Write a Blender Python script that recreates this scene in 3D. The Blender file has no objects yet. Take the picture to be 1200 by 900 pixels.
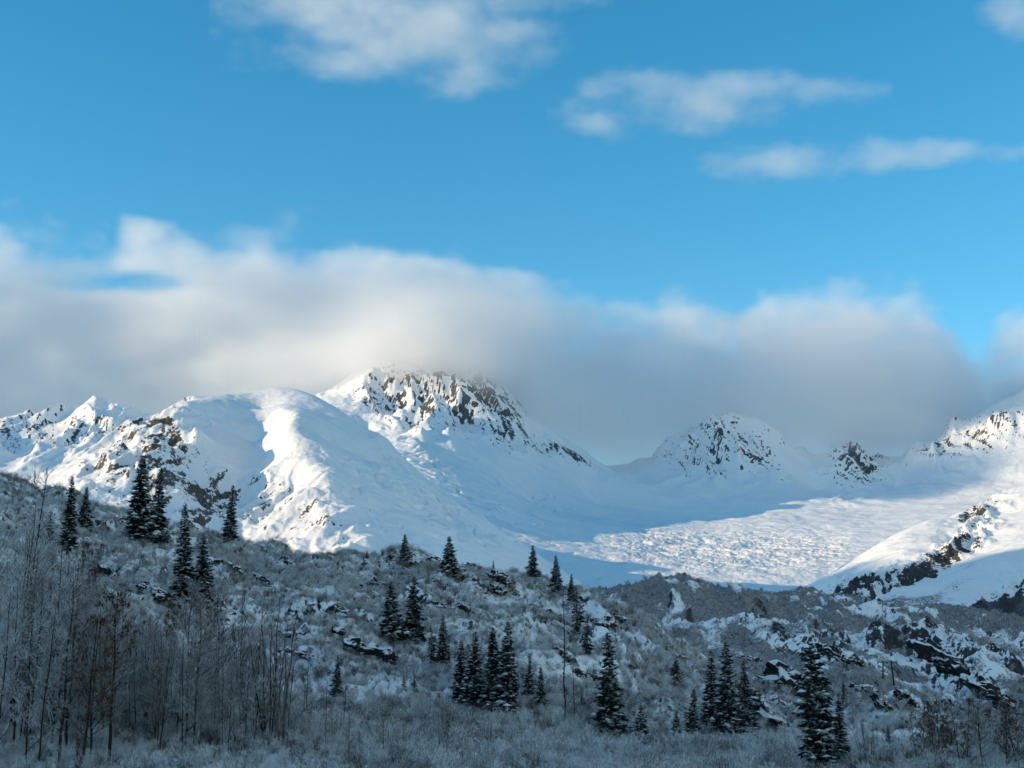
import bpy, bmesh, math, random, time
import numpy as np
from mathutils import Vector, Matrix
T0 = time.time()
C = bpy.context.scene
R = math.radians

# ------------------------------------------------------------------ camera
FPX, PITCH = 1648.0, math.atan(350 / 1648.0)      # focal length in px of a 1200 px wide picture
cam_data = bpy.data.cameras.new('camera')
cam_data.sensor_width = 36.0
cam_data.lens = 36.0 * FPX / 1200.0
cam_data.clip_start, cam_data.clip_end = 0.5, 80000
cam = bpy.data.objects.new('camera', cam_data)
C.collection.objects.link(cam)
cam.location = (0, 0, 0)
cam.rotation_euler = (R(90) + PITCH, 0, 0)
C.camera = cam

# ------------------------------------------------------------------ sky, sun, exposure
SUN_EL, SUN_AZ = 14.5, 102.0                       # azimuth: degrees to the left of the view direction (+Y)
SHADE_H = 1725.0                                    # height of the mountain off to the left that shades the valley
sun_dir = Vector((-math.sin(R(SUN_AZ)) * math.cos(R(SUN_EL)), math.cos(R(SUN_AZ)) * math.cos(R(SUN_EL)), math.sin(R(SUN_EL))))
world = bpy.data.worlds.new('World')
C.world = world
world.use_nodes = True
wn, wl = world.node_tree.nodes, world.node_tree.links
bg = wn['Background']
sky = wn.new('ShaderNodeTexSky')
sky.sky_type = 'NISHITA'
sky.sun_disc = False
sky.sun_elevation = R(SUN_EL)
sky.sun_rotation = R(-SUN_AZ)
sky.altitude = 900
sky.air_density, sky.dust_density, sky.ozone_density = 1.0, 0.0, 1.6
hs = wn.new('ShaderNodeHueSaturation')
hs.inputs['Hue'].default_value = 0.485
hs.inputs['Saturation'].default_value = 1.40
hs.inputs['Value'].default_value = 1.0
wl.new(sky.outputs[0], hs.inputs['Color'])
wl.new(hs.outputs[0], bg.inputs['Color'])
bg.inputs['Strength'].default_value = 0.15
sun_data = bpy.data.lights.new('sun', 'SUN')
sun_data.energy = 3.15
sun_data.angle = R(0.5)
sun_data.color = (1.0, 0.75, 0.47)
sun = bpy.data.objects.new('sun', sun_data)
C.collection.objects.link(sun)
sun.rotation_euler = sun_dir.to_track_quat('Z', 'Y').to_euler()
C.view_settings.view_transform = 'Standard'
C.view_settings.look = 'None'
C.view_settings.exposure = 0.58
C.view_settings.gamma = 1.0
C.view_settings.use_curve_mapping = False
C.render.engine = 'CYCLES'
cy = C.cycles
cy.max_bounces = 16
cy.diffuse_bounces = 3
cy.glossy_bounces = 2
cy.transparent_max_bounces = 8
cy.volume_bounces = 9
cy.use_adaptive_sampling = True
cy.adaptive_threshold = 0.03
cy.use_denoising = True
cy.denoiser = 'OPENIMAGEDENOISE'
cy.denoising_input_passes = 'RGB_ALBEDO_NORMAL'
C.render.use_persistent_data = False

# ------------------------------------------------------------------ helpers: picture <-> place
cp, sp = math.cos(PITCH), math.sin(PITCH)
def pt(px, py, Y):
    """point seen at photograph pixel (px, py) that stands Y metres in front of the camera"""
    u, v = (px - 600) / FPX, (450 - py) / FPX
    dy = cp - v * sp
    s = Y / dy
    return np.array((s * u, Y, s * (sp + v * cp)))
def proj(P):
    P = np.asarray(P, float)
    f = P[..., 1] * cp + P[..., 2] * sp
    up = -P[..., 1] * sp + P[..., 2] * cp
    f = np.where(f < 1, 1, f)
    return 600 + FPX * P[..., 0] / f, 450 - FPX * up / f

# ------------------------------------------------------------------ helpers: noise
def _hash(ix, iy, seed):
    h = (ix.astype(np.int64) * 374761393 + iy.astype(np.int64) * 668265263 + seed * 974634777) & 0xFFFFFFFF
    h = ((h ^ (h >> 13)) * 1274126177) & 0xFFFFFFFF
    return (h ^ (h >> 16)) & 0xFFFFFFFF
def perlin(x, y, seed=0):
    x = np.asarray(x, float); y = np.asarray(y, float)
    ix, iy = np.floor(x), np.floor(y)
    fx, fy = x - ix, y - iy
    u, v = fx * fx * fx * (fx * (fx * 6 - 15) + 10), fy * fy * fy * (fy * (fy * 6 - 15) + 10)
    def g(a, b):
        ang = _hash(ix + a, iy + b, seed) * (2 * math.pi / 4294967296.0)
        return np.cos(ang) * (fx - a) + np.sin(ang) * (fy - b)
    n0 = g(0, 0) * (1 - u) + g(1, 0) * u
    n1 = g(0, 1) * (1 - u) + g(1, 1) * u
    return (n0 * (1 - v) + n1 * v) * 1.5
def fbm(x, y, o=5, seed=0, gain=0.5):
    t, a = 0, 1.0
    for k in range(o):
        t = t + a * perlin(x * 2 ** k + 13.7 * k, y * 2 ** k - 7.1 * k, seed + k)
        a *= gain
    return t
def ridged(x, y, o=6, seed=0, gain=0.5):
    t, a, w = 0, 1.0, 1.0
    for k in range(o):
        n = 1 - np.abs(perlin(x * 2 ** k + 5.3 * k, y * 2 ** k + 9.1 * k, seed + k)) * 1.4
        n = np.clip(n, 0, 1) ** 2 * w
        w = np.clip(n * 1.6, 0, 1)
        t = t + a * n
        a *= gain
    return t
def cells(x, y, seed=0):
    """distance to the nearest and second nearest jittered cell point, and the cell's own value"""
    ix, iy = np.floor(x), np.floor(y)
    d1 = np.full(x.shape, 9.0); d2 = d1.copy(); val = np.zeros(x.shape)
    for a in (-1, 0, 1):
        for b in (-1, 0, 1):
            h = _hash(ix + a, iy + b, seed); h2 = _hash(ix + a, iy + b, seed + 77)
            dx = ix + a + h / 4294967296.0 - x
            dy = iy + b + h2 / 4294967296.0 - y
            d = np.sqrt(dx * dx + dy * dy)
            near = d < d1
            d2 = np.where(near, d1, np.minimum(d2, d))
            val = np.where(near, (h ^ h2) / 4294967296.0, val)
            d1 = np.where(near, d, d1)
    return d1, d2, val
def sstep(a, b, x):
    t = np.clip((x - a) / (b - a), 0, 1)
    return t * t * (3 - 2 * t)
def rbf(points, X, Y):
    """surface through the given 3D points (conical kernel: creases along ridges)"""
    P = np.array(points, float)
    S = 1000.0
    def k(dx, dy): return np.sqrt(dx * dx + dy * dy + 1e-6)
    A = k((P[:, None, 0] - P[None, :, 0]) / S, (P[:, None, 1] - P[None, :, 1]) / S)
    n = len(P)
    M = np.zeros((n + 3, n + 3))
    M[:n, :n] = A + np.eye(n) * -1e-4
    M[:n, n] = 1; M[:n, n + 1] = P[:, 0] / S; M[:n, n + 2] = P[:, 1] / S
    M[n:, :n] = M[:n, n:].T
    w = np.linalg.lstsq(M, np.concatenate([P[:, 2], np.zeros(3)]), rcond=None)[0]
    x, y = X.ravel() / S, Y.ravel() / S
    out = np.empty(x.shape)
    for i in range(0, len(x), 20000):
        s = slice(i, i + 20000)
        out[s] = k(x[s, None] - P[None, :, 0] / S, y[s, None] - P[None, :, 1] / S) @ w[:n] + w[n] + w[n + 1] * x[s] + w[n + 2] * y[s]
    return out.reshape(X.shape)
def line(*pts, n=4):
    """ridge or valley line: photograph pixels with distances, subdivided between the points"""
    out = []
    for a, b in zip(pts[:-1], pts[1:]):
        A, B = pt(*a), pt(*b)
        for i in range(n):
            out.append(A + (B - A) * i / n)
    out.append(pt(*pts[-1]))
    return out
def blobs(P, lst):
    """sum of soft elliptical patches given as (px, py, rx, ry, turn in degrees, weight)"""
    x, y = proj(P)
    t = np.zeros(x.shape)
    for cx, cy_, rx, ry, rot, w in lst:
        c, s = math.cos(R(rot)), math.sin(R(rot))
        dx, dy = x - cx, y - cy_
        a, b = (dx * c + dy * s) / rx, (-dx * s + dy * c) / ry
        t += w * np.exp(-(a * a + b * b))
    return t

# ------------------------------------------------------------------ helpers: objects
def tag(o, label=None, cat=None, group=None, kind=None):
    if label: o['label'] = label
    if cat: o['category'] = cat
    if group: o['group'] = group
    if kind: o['kind'] = kind
    return o
def link(name, me, mat=None, parent=None):
    o = bpy.data.objects.new(name, me)
    C.collection.objects.link(o)
    if mat is not None and not me.materials: me.materials.append(mat)
    if parent is not None: o.parent = parent
    return o
def np_mesh(name, V, F, smooth=True):
    """mesh from an array of vertices and an array of triangles or quads"""
    V = np.asarray(V, np.float32); F = np.asarray(F, np.int32)
    k = F.shape[1]
    me = bpy.data.meshes.new(name)
    me.vertices.add(len(V)); me.vertices.foreach_set('co', V.ravel())
    me.loops.add(F.size); me.loops.foreach_set('vertex_index', F.ravel())
    me.polygons.add(len(F)); me.polygons.foreach_set('loop_start', np.arange(0, F.size, k, dtype=np.int32))
    me.update(calc_edges=True)
    if smooth: me.polygons.foreach_set('use_smooth', np.ones(len(F), bool))
    return me
def attr(me, name, a):
    d = me.attributes.new(name, 'FLOAT', 'POINT')
    d.data.foreach_set('value', np.asarray(a, np.float32).ravel())
def fan_grid(t0, t1, nx, ys):
    """grid of ground points: nx directions between the slopes t0..t1 (x over y), one row per distance"""
    t = np.linspace(t0, t1, nx)
    ys = np.asarray(ys)
    return t[None, :] * ys[:, None], np.repeat(ys[:, None], nx, 1)
def grid_faces(ny, nx):
    i = np.arange(ny * nx).reshape(ny, nx)
    return np.stack([i[:-1, :-1], i[:-1, 1:], i[1:, 1:], i[1:, :-1]], -1).reshape(-1, 4)
def slope_of(X, Y, Z):
    dXu, dXv = np.gradient(X); dYu, dYv = np.gradient(Y); dZu, dZv = np.gradient(Z)
    nx = dYv * dZu - dZv * dYu; ny = dZv * dXu - dXv * dZu; nz = dXv * dYu - dYv * dXu
    l = np.sqrt(nx * nx + ny * ny + nz * nz) + 1e-9
    s = np.sign(nz)
    return nx / l * s, ny / l * s, nz / l * s

# ------------------------------------------------------------------ helpers: materials
class NT:
    def __init__(s, name):
        s.m = bpy.data.materials.new(name); s.m.use_nodes = True
        s.t = s.m.node_tree; s.bsdf = s.t.nodes['Principled BSDF']
    def n(s, typ, **kw):
        nd = s.t.nodes.new(typ)
        for k, v in kw.items():
            if k.startswith('i_'): nd.inputs[k[2:].replace('_', ' ')].default_value = v
            else: setattr(nd, k, v)
        return nd
    def l(s, a, b): s.t.links.new(a, b)
    def noise(s, scale, detail=4, rough=0.6, coord='Object', dist=0.0):
        tc = s.n('ShaderNodeTexCoord')
        nz = s.n('ShaderNodeTexNoise', i_Scale=scale, i_Detail=detail, i_Roughness=rough, i_Distortion=dist)
        s.l(tc.outputs[coord], nz.inputs['Vector'])
        return nz.outputs['Fac']
    def math(s, op, a, b=None, clamp=False):
        nd = s.n('ShaderNodeMath', operation=op, use_clamp=clamp)
        for i, v in enumerate((a, b)):
            if v is None: continue
            if hasattr(v, 'links'): s.l(v, nd.inputs[i])
            else: nd.inputs[i].default_value = v
        return nd.outputs[0]
    def ramp(s, fac, stops):
        nd = s.n('ShaderNodeValToRGB')
        e = nd.color_ramp.elements
        while len(e) < len(stops): e.new(0.5)
        for el, (p, c) in zip(e, stops):
            el.position = p; el.color = (c[0], c[1], c[2], 1) if hasattr(c, '__len__') else (c, c, c, 1)
        s.l(fac, nd.inputs[0])
        return nd.outputs[0]
    def mix(s, fac, a, b):
        nd = s.n('ShaderNodeMix', data_type='RGBA')
        for sock, v in ((nd.inputs[0], fac), (nd.inputs[6], a), (nd.inputs[7], b)):
            if hasattr(v, 'links'): s.l(v, sock)
            elif hasattr(v, '__len__'): sock.default_value = (v[0], v[1], v[2], 1)
            else: sock.default_value = v
        return nd.outputs[2]
    def up(s):
        g = s.n('ShaderNodeNewGeometry'); sx = s.n('ShaderNodeSeparateXYZ')
        s.l(g.outputs['Normal'], sx.inputs[0])
        return sx.outputs['Z']
    def attr(s, name):
        return s.n('ShaderNodeAttribute', attribute_name=name).outputs['Fac']
    def bump(s, h, strength, dist):
        b = s.n('ShaderNodeBump', i_Strength=strength, i_Distance=dist)
        s.l(h, b.inputs['Height']); s.l(b.outputs[0], s.bsdf.inputs['Normal'])
    def done(s, col, rough=0.9, spec=0.2):
        if hasattr(col, 'links'): s.l(col, s.bsdf.inputs['Base Color'])
        else: s.bsdf.inputs['Base Color'].default_value = (*col, 1)
        s.bsdf.inputs['Roughness'].default_value = rough
        s.bsdf.inputs['Specular IOR Level'].default_value = spec
        return s.m

def terrain_material(name, unit, rock=((0.022, 0.024, 0.03), (0.11, 0.105, 0.1)), scrub=((0.05, 0.047, 0.05), (0.16, 0.155, 0.16)), bump=1.0):
    """snow with bare rock where the 'rock' attribute is high and leafless scrub where 'scrub' is high; unit = metres of the finest grain"""
    t = NT(name)
    fine = t.noise(1 / (unit * 2.2), 5, 0.65)
    coarse = t.noise(1 / (unit * 14), 4, 0.6)
    big = t.noise(1 / (unit * 90), 4, 0.55)
    snow = t.mix(t.ramp(big, [(0.35, 0.0), (0.7, 1.0)]), (0.80, 0.82, 0.85), (0.90, 0.90, 0.90))
    rk = t.ramp(t.noise(1 / (unit * 5), 6, 0.7, dist=0.6), [(0.3, rock[0]), (0.72, rock[1])])
    k = t.math('ADD', t.attr('rock'), t.math('MULTIPLY', t.math('SUBTRACT', fine, 0.5), 1.9))
    k = t.math('ADD', k, t.math('MULTIPLY', t.math('SUBTRACT', coarse, 0.5), 0.5))
    km = t.n('ShaderNodeMapRange', interpolation_type='SMOOTHSTEP', i_From_Min=0.46, i_From_Max=0.58)
    t.l(k, km.inputs[0])
    sc = t.ramp(fine, [(0.3, scrub[0]), (0.72, scrub[1])])
    q = t.math('ADD', t.attr('scrub'), t.math('MULTIPLY', t.math('SUBTRACT', t.noise(1 / (unit * 1.4), 4, 0.7), 0.5), 0.9))
    qm = t.n('ShaderNodeMapRange', interpolation_type='SMOOTHSTEP', i_From_Min=0.38, i_From_Max=0.66)
    t.l(q, qm.inputs[0])
    col = t.mix(qm.outputs[0], snow, sc)
    col = t.mix(km.outputs[0], col, rk)
    h = t.math('ADD', t.math('MULTIPLY', fine, unit * 0.8), t.math('MULTIPLY', coarse, unit * 3.0))
    t.bump(h, 0.55 * bump, 1.0)
    return t.done(col, 0.85, 0.15)

def terrain(name, X, Y, Z, mat, rock, scrub=None):
    ny, nx = X.shape
    me = np_mesh(name, np.stack([X, Y, Z], -1).reshape(-1, 3), grid_faces(ny, nx))
    attr(me, 'rock', rock)
    attr(me, 'scrub', np.zeros(X.shape) if scrub is None else scrub)
    return tag(link(name, me, mat), kind='structure')
def stamp(s): print('T %.1f %s' % (time.time() - T0, s))

# ================================================================== THE LAND
# ---------------- back range: glacier, central peak, far peaks, far left range
Xb, Yb = fan_grid(-0.50, 0.50, 860, np.concatenate([np.linspace(5000, 5600, 40), np.linspace(5606, 7700, 290), np.linspace(7715, 8200, 26), np.linspace(8215, 10500, 170), np.linspace(10600, 14000, 16)]))
cp_back = []
# glacier and upper basin
for p in [(560, 760, 5000), (700, 740, 5000), (800, 730, 5000), (900, 730, 5000), (1000, 730, 5000), (1200, 730, 5000), (300, 760, 5000), (0, 760, 5000),
          (700, 698, 5500), (780, 695, 5500), (860, 700, 5500), (980, 702, 5500), (1080, 690, 5600),
          (660, 660, 6000), (740, 660, 6100), (820, 668, 6000), (900, 672, 6000), (1000, 665, 6100), (1100, 650, 6200),
          (650, 632, 6800), (720, 634, 6900), (800, 640, 6900), (900, 644, 6900), (1000, 636, 6900), (1100, 622, 7000),
          (720, 614, 7800), (800, 613, 7900), (900, 612, 7900), (1000, 608, 7900), (1100, 600, 7900),
          (620, 590, 7900), (700, 592, 8600), (800, 592, 8800), (900, 592, 8900), (1000, 590, 8900), (1100, 584, 8900), (1200, 575, 8700),
          (760, 572, 9400), (950, 575, 9500), (1050, 575, 9500), (1150, 560, 9300), (1250, 550, 9000)]:
    cp_back.append(pt(*p))
# central peak
summit = (490, 400, 9150)
cp_back += line((340, 500, 8450), (380, 464, 8600), (405, 450, 8750), (432, 432, 8900), summit, n=3)
cp_back += line(summit, (530, 424, 9150), (560, 440, 9100), (582, 463, 9000), (604, 490, 8950), (632, 514, 8900), (660, 530, 8900), (692, 544, 8900), (725, 556, 9100), n=3)
cp_back += line((452, 424, 8950), (447, 452, 8700), (437, 482, 8450), (425, 505, 8250), n=3)
cp_back += line((505, 430, 8950), (512, 462, 8600), (505, 480, 8350), n=3)
cp_back += line((540, 450, 8950), (565, 480, 8650), (590, 520, 8300), n=2)
cp_back += [pt(*p) for p in [(470, 480, 8500), (480, 462, 8700), (535, 490, 8450), (410, 485, 8300), (440, 515, 7900), (480, 500, 7900), (530, 510, 7900), (580, 545, 7900),
            (620, 560, 8200), (660, 575, 8300), (420, 540, 7300), (480, 545, 7200), (540, 560, 7200), (600, 590, 7200), (380, 520, 7300), (300, 560, 7300), (450, 590, 6200), (540, 610, 6300)]]
cp_back += [pt(*p) for p in [(490, 470, 10200), (600, 540, 10300), (400, 520, 10000), (700, 575, 10400)]]
# far peak right of the centre
cp_back += line((725, 553, 9700), (752, 541, 9800), (790, 516, 9900), (830, 494, 10000), (855, 482, 10050), (885, 487, 10050), (906, 500, 10000), (918, 522, 9950), (935, 536, 9950), (962, 545, 10000), n=2)
cp_back += line((842, 492, 9900), (828, 520, 9700), (800, 550, 9450), (770, 566, 9300), n=2)
cp_back += line((862, 500, 9950), (890, 535, 9650), (925, 566, 9350), n=2)
cp_back += [pt(*p) for p in [(855, 545, 9550), (870, 570, 9350), (770, 545, 9600), (940, 560, 9600)]]
# small rock horn and the right range
cp_back += line((962, 545, 10000), (978, 534, 10000), (997, 519, 10050), (1012, 534, 10000), (1032, 556, 9850), (1048, 575, 9700), n=2)
cp_back += line((1000, 545, 9800), (1010, 565, 9600), n=1)
cp_back += line((1050, 546, 10100), (1058, 534, 10000), (1082, 514, 9950), (1112, 499, 9900), (1142, 481, 9850), (1172, 467, 9800), (1205, 452, 9800), (1290, 420, 9800), n=2)
cp_back += [pt(*p) for p in [(1080, 552, 9600), (1110, 540, 9500), (1150, 525, 9450), (1200, 515, 9400), (1110, 565, 9250), (1260, 500, 9400)]]
for px in range(700, 1320, 60): cp_back.append(pt(px, 600, 11200))
# far left range
cp_back += line((-160, 500, 9000), (-60, 506, 9000), (0, 497, 9000), (30, 490, 9050), (52, 485, 9100), (72, 482, 9100), (92, 471, 9150), (113, 463, 9200), (128, 476, 9200), (150, 481, 9200), (172, 488, 9200), (230, 500, 9200), (300, 520, 9200), n=2)
cp_back += line((113, 465, 9200), (100, 500, 8800), (85, 520, 8500), n=2)
cp_back += line((40, 490, 9050), (35, 520, 8600), (20, 540, 8300), n=2)
cp_back += [pt(*p) for p in [(60, 515, 8700), (150, 515, 8700), (130, 540, 8300), (50, 548, 8100), (100, 550, 8000), (0, 550, 8100), (30, 575, 7400), (150, 580, 7300), (-100, 570, 7600), (50, 620, 6000), (200, 640, 6000)]]
for px in range(-160, 700, 90): cp_back.append(pt(px, 620, 11000))
for px in range(-200, 1500, 120): cp_back.append(pt(px, 700, 14000))
Zb = rbf(cp_back, Xb, Yb)
Pb = np.stack([Xb, Yb, Zb], -1)
rough = blobs(Pb, [(470, 450, 90, 55, 0, 1.0), (560, 470, 60, 50, 35, 1.0), (650, 530, 50, 16, 20, .6), (840, 525, 90, 45, 0, 1.0), (1000, 545, 40, 32, 0, 0.9),
                   (1150, 505, 110, 40, -15, .9), (60, 500, 150, 40, 0, .9), (510, 470, 30, 25, 0, .6)])
rough = np.clip(rough, 0.0, 1.2)
wx, wy = Xb / 1000 + .25 * fbm(Xb / 700, Yb / 700, 3, 5), Yb / 1000 + .25 * fbm(Xb / 700, Yb / 700, 3, 8)
rg = ridged(wx * 2.1, wy * 1.5, 7, 11, 0.55)
Zb = Zb + rough * (95 * (rg - 0.9) + 16 * fbm(Xb / 120, Yb / 120, 4, 3)) + 14 * fbm(Xb / 600, Yb / 600, 4, 2) + 5 * fbm(Xb / 150, Yb / 150, 4, 9)
# broken ice of the icefall: crevassed blocks
pxb, pyb = proj(np.stack([Xb, Yb, Zb], -1))
ice = np.clip(blobs(Pb, [(855, 648, 125, 27, 2, 1.15), (765, 642, 45, 18, 5, .6), (960, 640, 50, 18, 0, .45)]), 0, 1)
w1 = fbm(Xb / 260, Yb / 260, 3, 31)
d1, d2, cv = cells(Xb / 24 + .9 * w1, Yb / 17 + 1.3 * w1, 41)
crack = np.clip((d2 - d1) * 2.6, 0, 1)
arcs = ridged(Xb / 420 + .5 * w1, Yb / 60 + (Xb / 520) ** 2 + .7 * w1, 4, 57, .55)      # long curved crevasses across the flow
Zb = Zb + ice * (11 * (crack * (0.3 + .7 * cv) - 0.45) - 10 * sstep(.75, 1.25, arcs) + 9 * fbm(Xb / 230, Yb / 130, 4, 51) + 5)
# crevasses and hollows in the slopes below the central peak
cre = np.clip(blobs(Pb, [(520, 555, 120, 30, 25, .8), (620, 585, 90, 30, 15, .6), (560, 600, 120, 40, 20, .5)]), 0, 1)
Zb -= cre * 22 * sstep(.62, .95, ridged(Xb / 300 + w1, Yb / 130, 3, 61) * .62)
nxb, nyb, nzb = slope_of(Xb, Yb, Zb)
rk = blobs(Pb, [(470, 455, 40, 42, 20, .42), (500, 440, 50, 22, 30, .26), (548, 455, 40, 40, 40, .36), (585, 500, 20, 50, -38, .45), (452, 470, 18, 32, 15, .30), (655, 526, 40, 8, 24, .75), (605, 498, 30, 26, -50, .42), (680, 538, 22, 5, 20, .6), (560, 440, 55, 22, 35, .25), (415, 485, 40, 22, -30, .2),
                (850, 500, 50, 25, 20, .34), (825, 550, 40, 26, 10, .34), (895, 538, 45, 12, 42, .5), (750, 545, 40, 14, -20, .3), (998, 540, 26, 22, 30, .75), (1030, 560, 26, 12, 40, .4),
                (1120, 510, 90, 16, -22, .3), (1080, 535, 40, 12, -10, .3), (1160, 500, 80, 26, -10, .2), (90, 500, 60, 22, 10, .28), (30, 505, 60, 18, 0, .28), (150, 510, 40, 18, 10, .22)])
streak = ridged((Xb + .75 * Zb) / 52 + 1.0 * w1, (Zb - .6 * Xb) / 170 + .6 * w1, 5, 71, .75)
rock_b = .62 * rk + rough * (0.20 * sstep(.72, .40, nzb) + .58 * (streak - .93)) - .18 * (1 - np.clip(rough, 0, 1)) + .05
rock_b = np.where(ice > .15, np.minimum(rock_b, .1), rock_b)
M_back = terrain_material('far_snow_and_rock', 9, rock=((0.045, 0.05, 0.06), (0.125, 0.13, 0.14)))
terrain('snow_mountains', Xb, Yb, Zb, M_back, rock_b)
stamp('back')

# ---------------- left mountain with the rocky ridge, the dome and the long shaded flank
Xl, Yl = fan_grid(-0.50, 0.14, 740, np.concatenate([np.linspace(3000, 5400, 390), np.linspace(5420, 7000, 40)]))
cpl = []
cpl += line((-60, 640, 3700), (60, 575, 4100), (100, 548, 4300), (140, 520, 4500), (165, 500, 4600), (186, 482, 4700), (205, 469, 4750), (222, 466, 4800), (248, 464, 4950), (275, 461, 5100), (310, 459, 5200), (345, 458, 5200), (376, 466, 5120), (402, 480, 5040), (428, 500, 5000), (455, 516, 5000), n=3)
cpl += line((205, 470, 4750), (196, 490, 4600), (182, 505, 4450), (160, 530, 4250), (130, 560, 4000), (95, 600, 3700), n=3)          # rib with rocks
cpl += line((213, 468, 4780), (215, 500, 4500), (200, 530, 4300), (185, 565, 4050), n=3)
cpl += [pt(*p) for p in [(172, 505, 4560), (150, 535, 4330), (188, 522, 4430), (206, 520, 4470), (175, 560, 4130)]]
cpl += [pt(*p) for p in [(250, 490, 4750), (275, 492, 4800), (255, 520, 4560), (240, 545, 4400), (270, 540, 4480), (295, 500, 4780), (225, 560, 4250), (215, 590, 4000)]]   # shaded bowl
cpl += line((305, 478, 5000), (330, 480, 4850), (348, 485, 4700), (338, 503, 4560), (352, 530, 4370), (376, 550, 4200), (400, 570, 4050), (406, 600, 3880), (420, 625, 3720), (446, 650, 3560), (470, 690, 3300), n=3)   # sunlit rib, its crest
cpl += [pt(*p) for p in [(312, 495, 4840), (300, 520, 4720), (285, 548, 4560), (320, 540, 4520), (250, 572, 4360), (300, 570, 4320), (340, 570, 4230), (240, 600, 4200), (290, 600, 4100), (350, 600, 3950), (380, 615, 3790), (260, 640, 3900), (320, 650, 3700), (390, 650, 3560), (200, 640, 3700), (130, 640, 3500), (60, 660, 3400)]]
cpl += line((236, 565, 4330), (262, 560, 4400), (288, 545, 4540), (300, 512, 4740), n=2)    # edge between bowl and rib
cpl += [pt(*p) for p in [(370, 485, 4900), (390, 520, 4650), (420, 560, 4350), (440, 600, 4050), (460, 640, 3800), (410, 500, 4900), (450, 545, 4740), (500, 575, 4530), (500, 610, 4250), (530, 645, 4000), (560, 610, 4450), (600, 640, 4350), (640, 662, 4400), (580, 680, 4000), (650, 692, 4200), (700, 700, 4500), (470, 535, 4900), (400, 600, 5450), (480, 620, 5300), (540, 640, 5350), (600, 660, 5300), (660, 680, 5300), (720, 710, 5100), (520, 700, 3500), (620, 740, 3700), (720, 760, 4000), (780, 760, 5000)]]
cpl += [pt(*p) for p in [(345, 565, 5480), (351, 540, 5700), (350, 538, 6600), (300, 540, 6900), (250, 570, 5600), (450, 630, 5700), (150, 580, 5500), (420, 600, 6950), (100, 640, 5600), (0, 680, 5200), (100, 680, 6900), (550, 670, 6200), (650, 710, 6200), (560, 680, 7000), (720, 720, 6200), (300, 660, 7000), (700, 760, 7000)]]  # unseen back of the dome; spur and gap added to shape the glacier's shadow
for px in range(-200, 800, 90): cpl.append(pt(px, 760, 3000))
Zl = rbf(cpl, Xl, Yl)
Pl = np.stack([Xl, Yl, Zl], -1)
rough = np.clip(blobs(Pl, [(185, 500, 60, 55, -30, 1.1), (150, 550, 80, 45, -30, .9), (240, 600, 40, 40, 0, .7), (340, 590, 90, 70, 25, .55), (400, 610, 40, 60, 0, .5), (260, 600, 70, 40, 0, .6)]), .04, 1)
smooth = blobs(Pl, [(300, 468, 60, 12, 0, 1.0), (270, 505, 30, 30, 0, 1.0), (480, 560, 120, 60, 30, .6)])
rough = np.clip(rough * (1 - .9 * np.clip(smooth, 0, 1)), .03, 1)
wq = fbm(Xl / 350, Yl / 350, 4, 15)
rl = ridged(Xl / 260 + .35 * wq, Yl / 420 + .35 * wq, 7, 21, .55)
Zl = Zl + rough * (34 * (rl - .9) + 7 * fbm(Xl / 45, Yl / 45, 5, 23)) + 7 * fbm(Xl / 260, Yl / 260, 4, 24) + 1.6 * fbm(Xl / 50, Yl / 50, 4, 25)
flank = np.clip(blobs(Pl, [(500, 600, 130, 45, 28, 1.0), (430, 570, 40, 60, -20, .6), (600, 640, 100, 35, 20, .7)]), 0, 1)
Zl += flank * (14 * fbm(Xl / 170 + wq, Yl / 240, 4, 27) - 12 * sstep(.7, 1.0, ridged(Xl / 210 + wq, Yl / 150, 4, 28) * .62))
nxl, nyl, nzl = slope_of(Xl, Yl, Zl)
rk = blobs(Pl, [(205, 485, 22, 22, 0, .34), (178, 500, 30, 32, -40, .28), (155, 545, 45, 40, -45, .30), (195, 520, 24, 30, 0, .30), (135, 560, 40, 18, -40, .18), (235, 605, 26, 26, 0, .45), (205, 590, 40, 40, 0, .2), (262, 596, 50, 20, -20, .36), (300, 605, 50, 14, -35, .28), (310, 545, 50, 14, -20, .10), (340, 620, 40, 14, -40, .22), (345, 500, 8, 18, 0, .4), (395, 565, 30, 10, 35, .2), (360, 555, 70, 40, 30, .08), (420, 590, 30, 30, 20, .12), (345, 488, 12, 5, 0, .3), (230, 468, 30, 5, 0, .35)])
rk -= .5 * np.clip(smooth, 0, 1)
st = ridged(Xl / 60 + .8 * wq, Yl / 120 + .5 * wq, 5, 33, .6)
rock_l = .72 * rk + np.clip(rough * 1.3, 0, 1) * (.44 * sstep(.74, .42, nzl) + .40 * (st - .95)) + .04 * (st - .8) + .02
M_left = terrain_material('mountain_snow_and_rock', 4.5, rock=((0.03, 0.032, 0.038), (0.15, 0.135, 0.12)))
terrain('snow_mountain', Xl, Yl, Zl, M_left, rock_l)
stamp('left')

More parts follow.
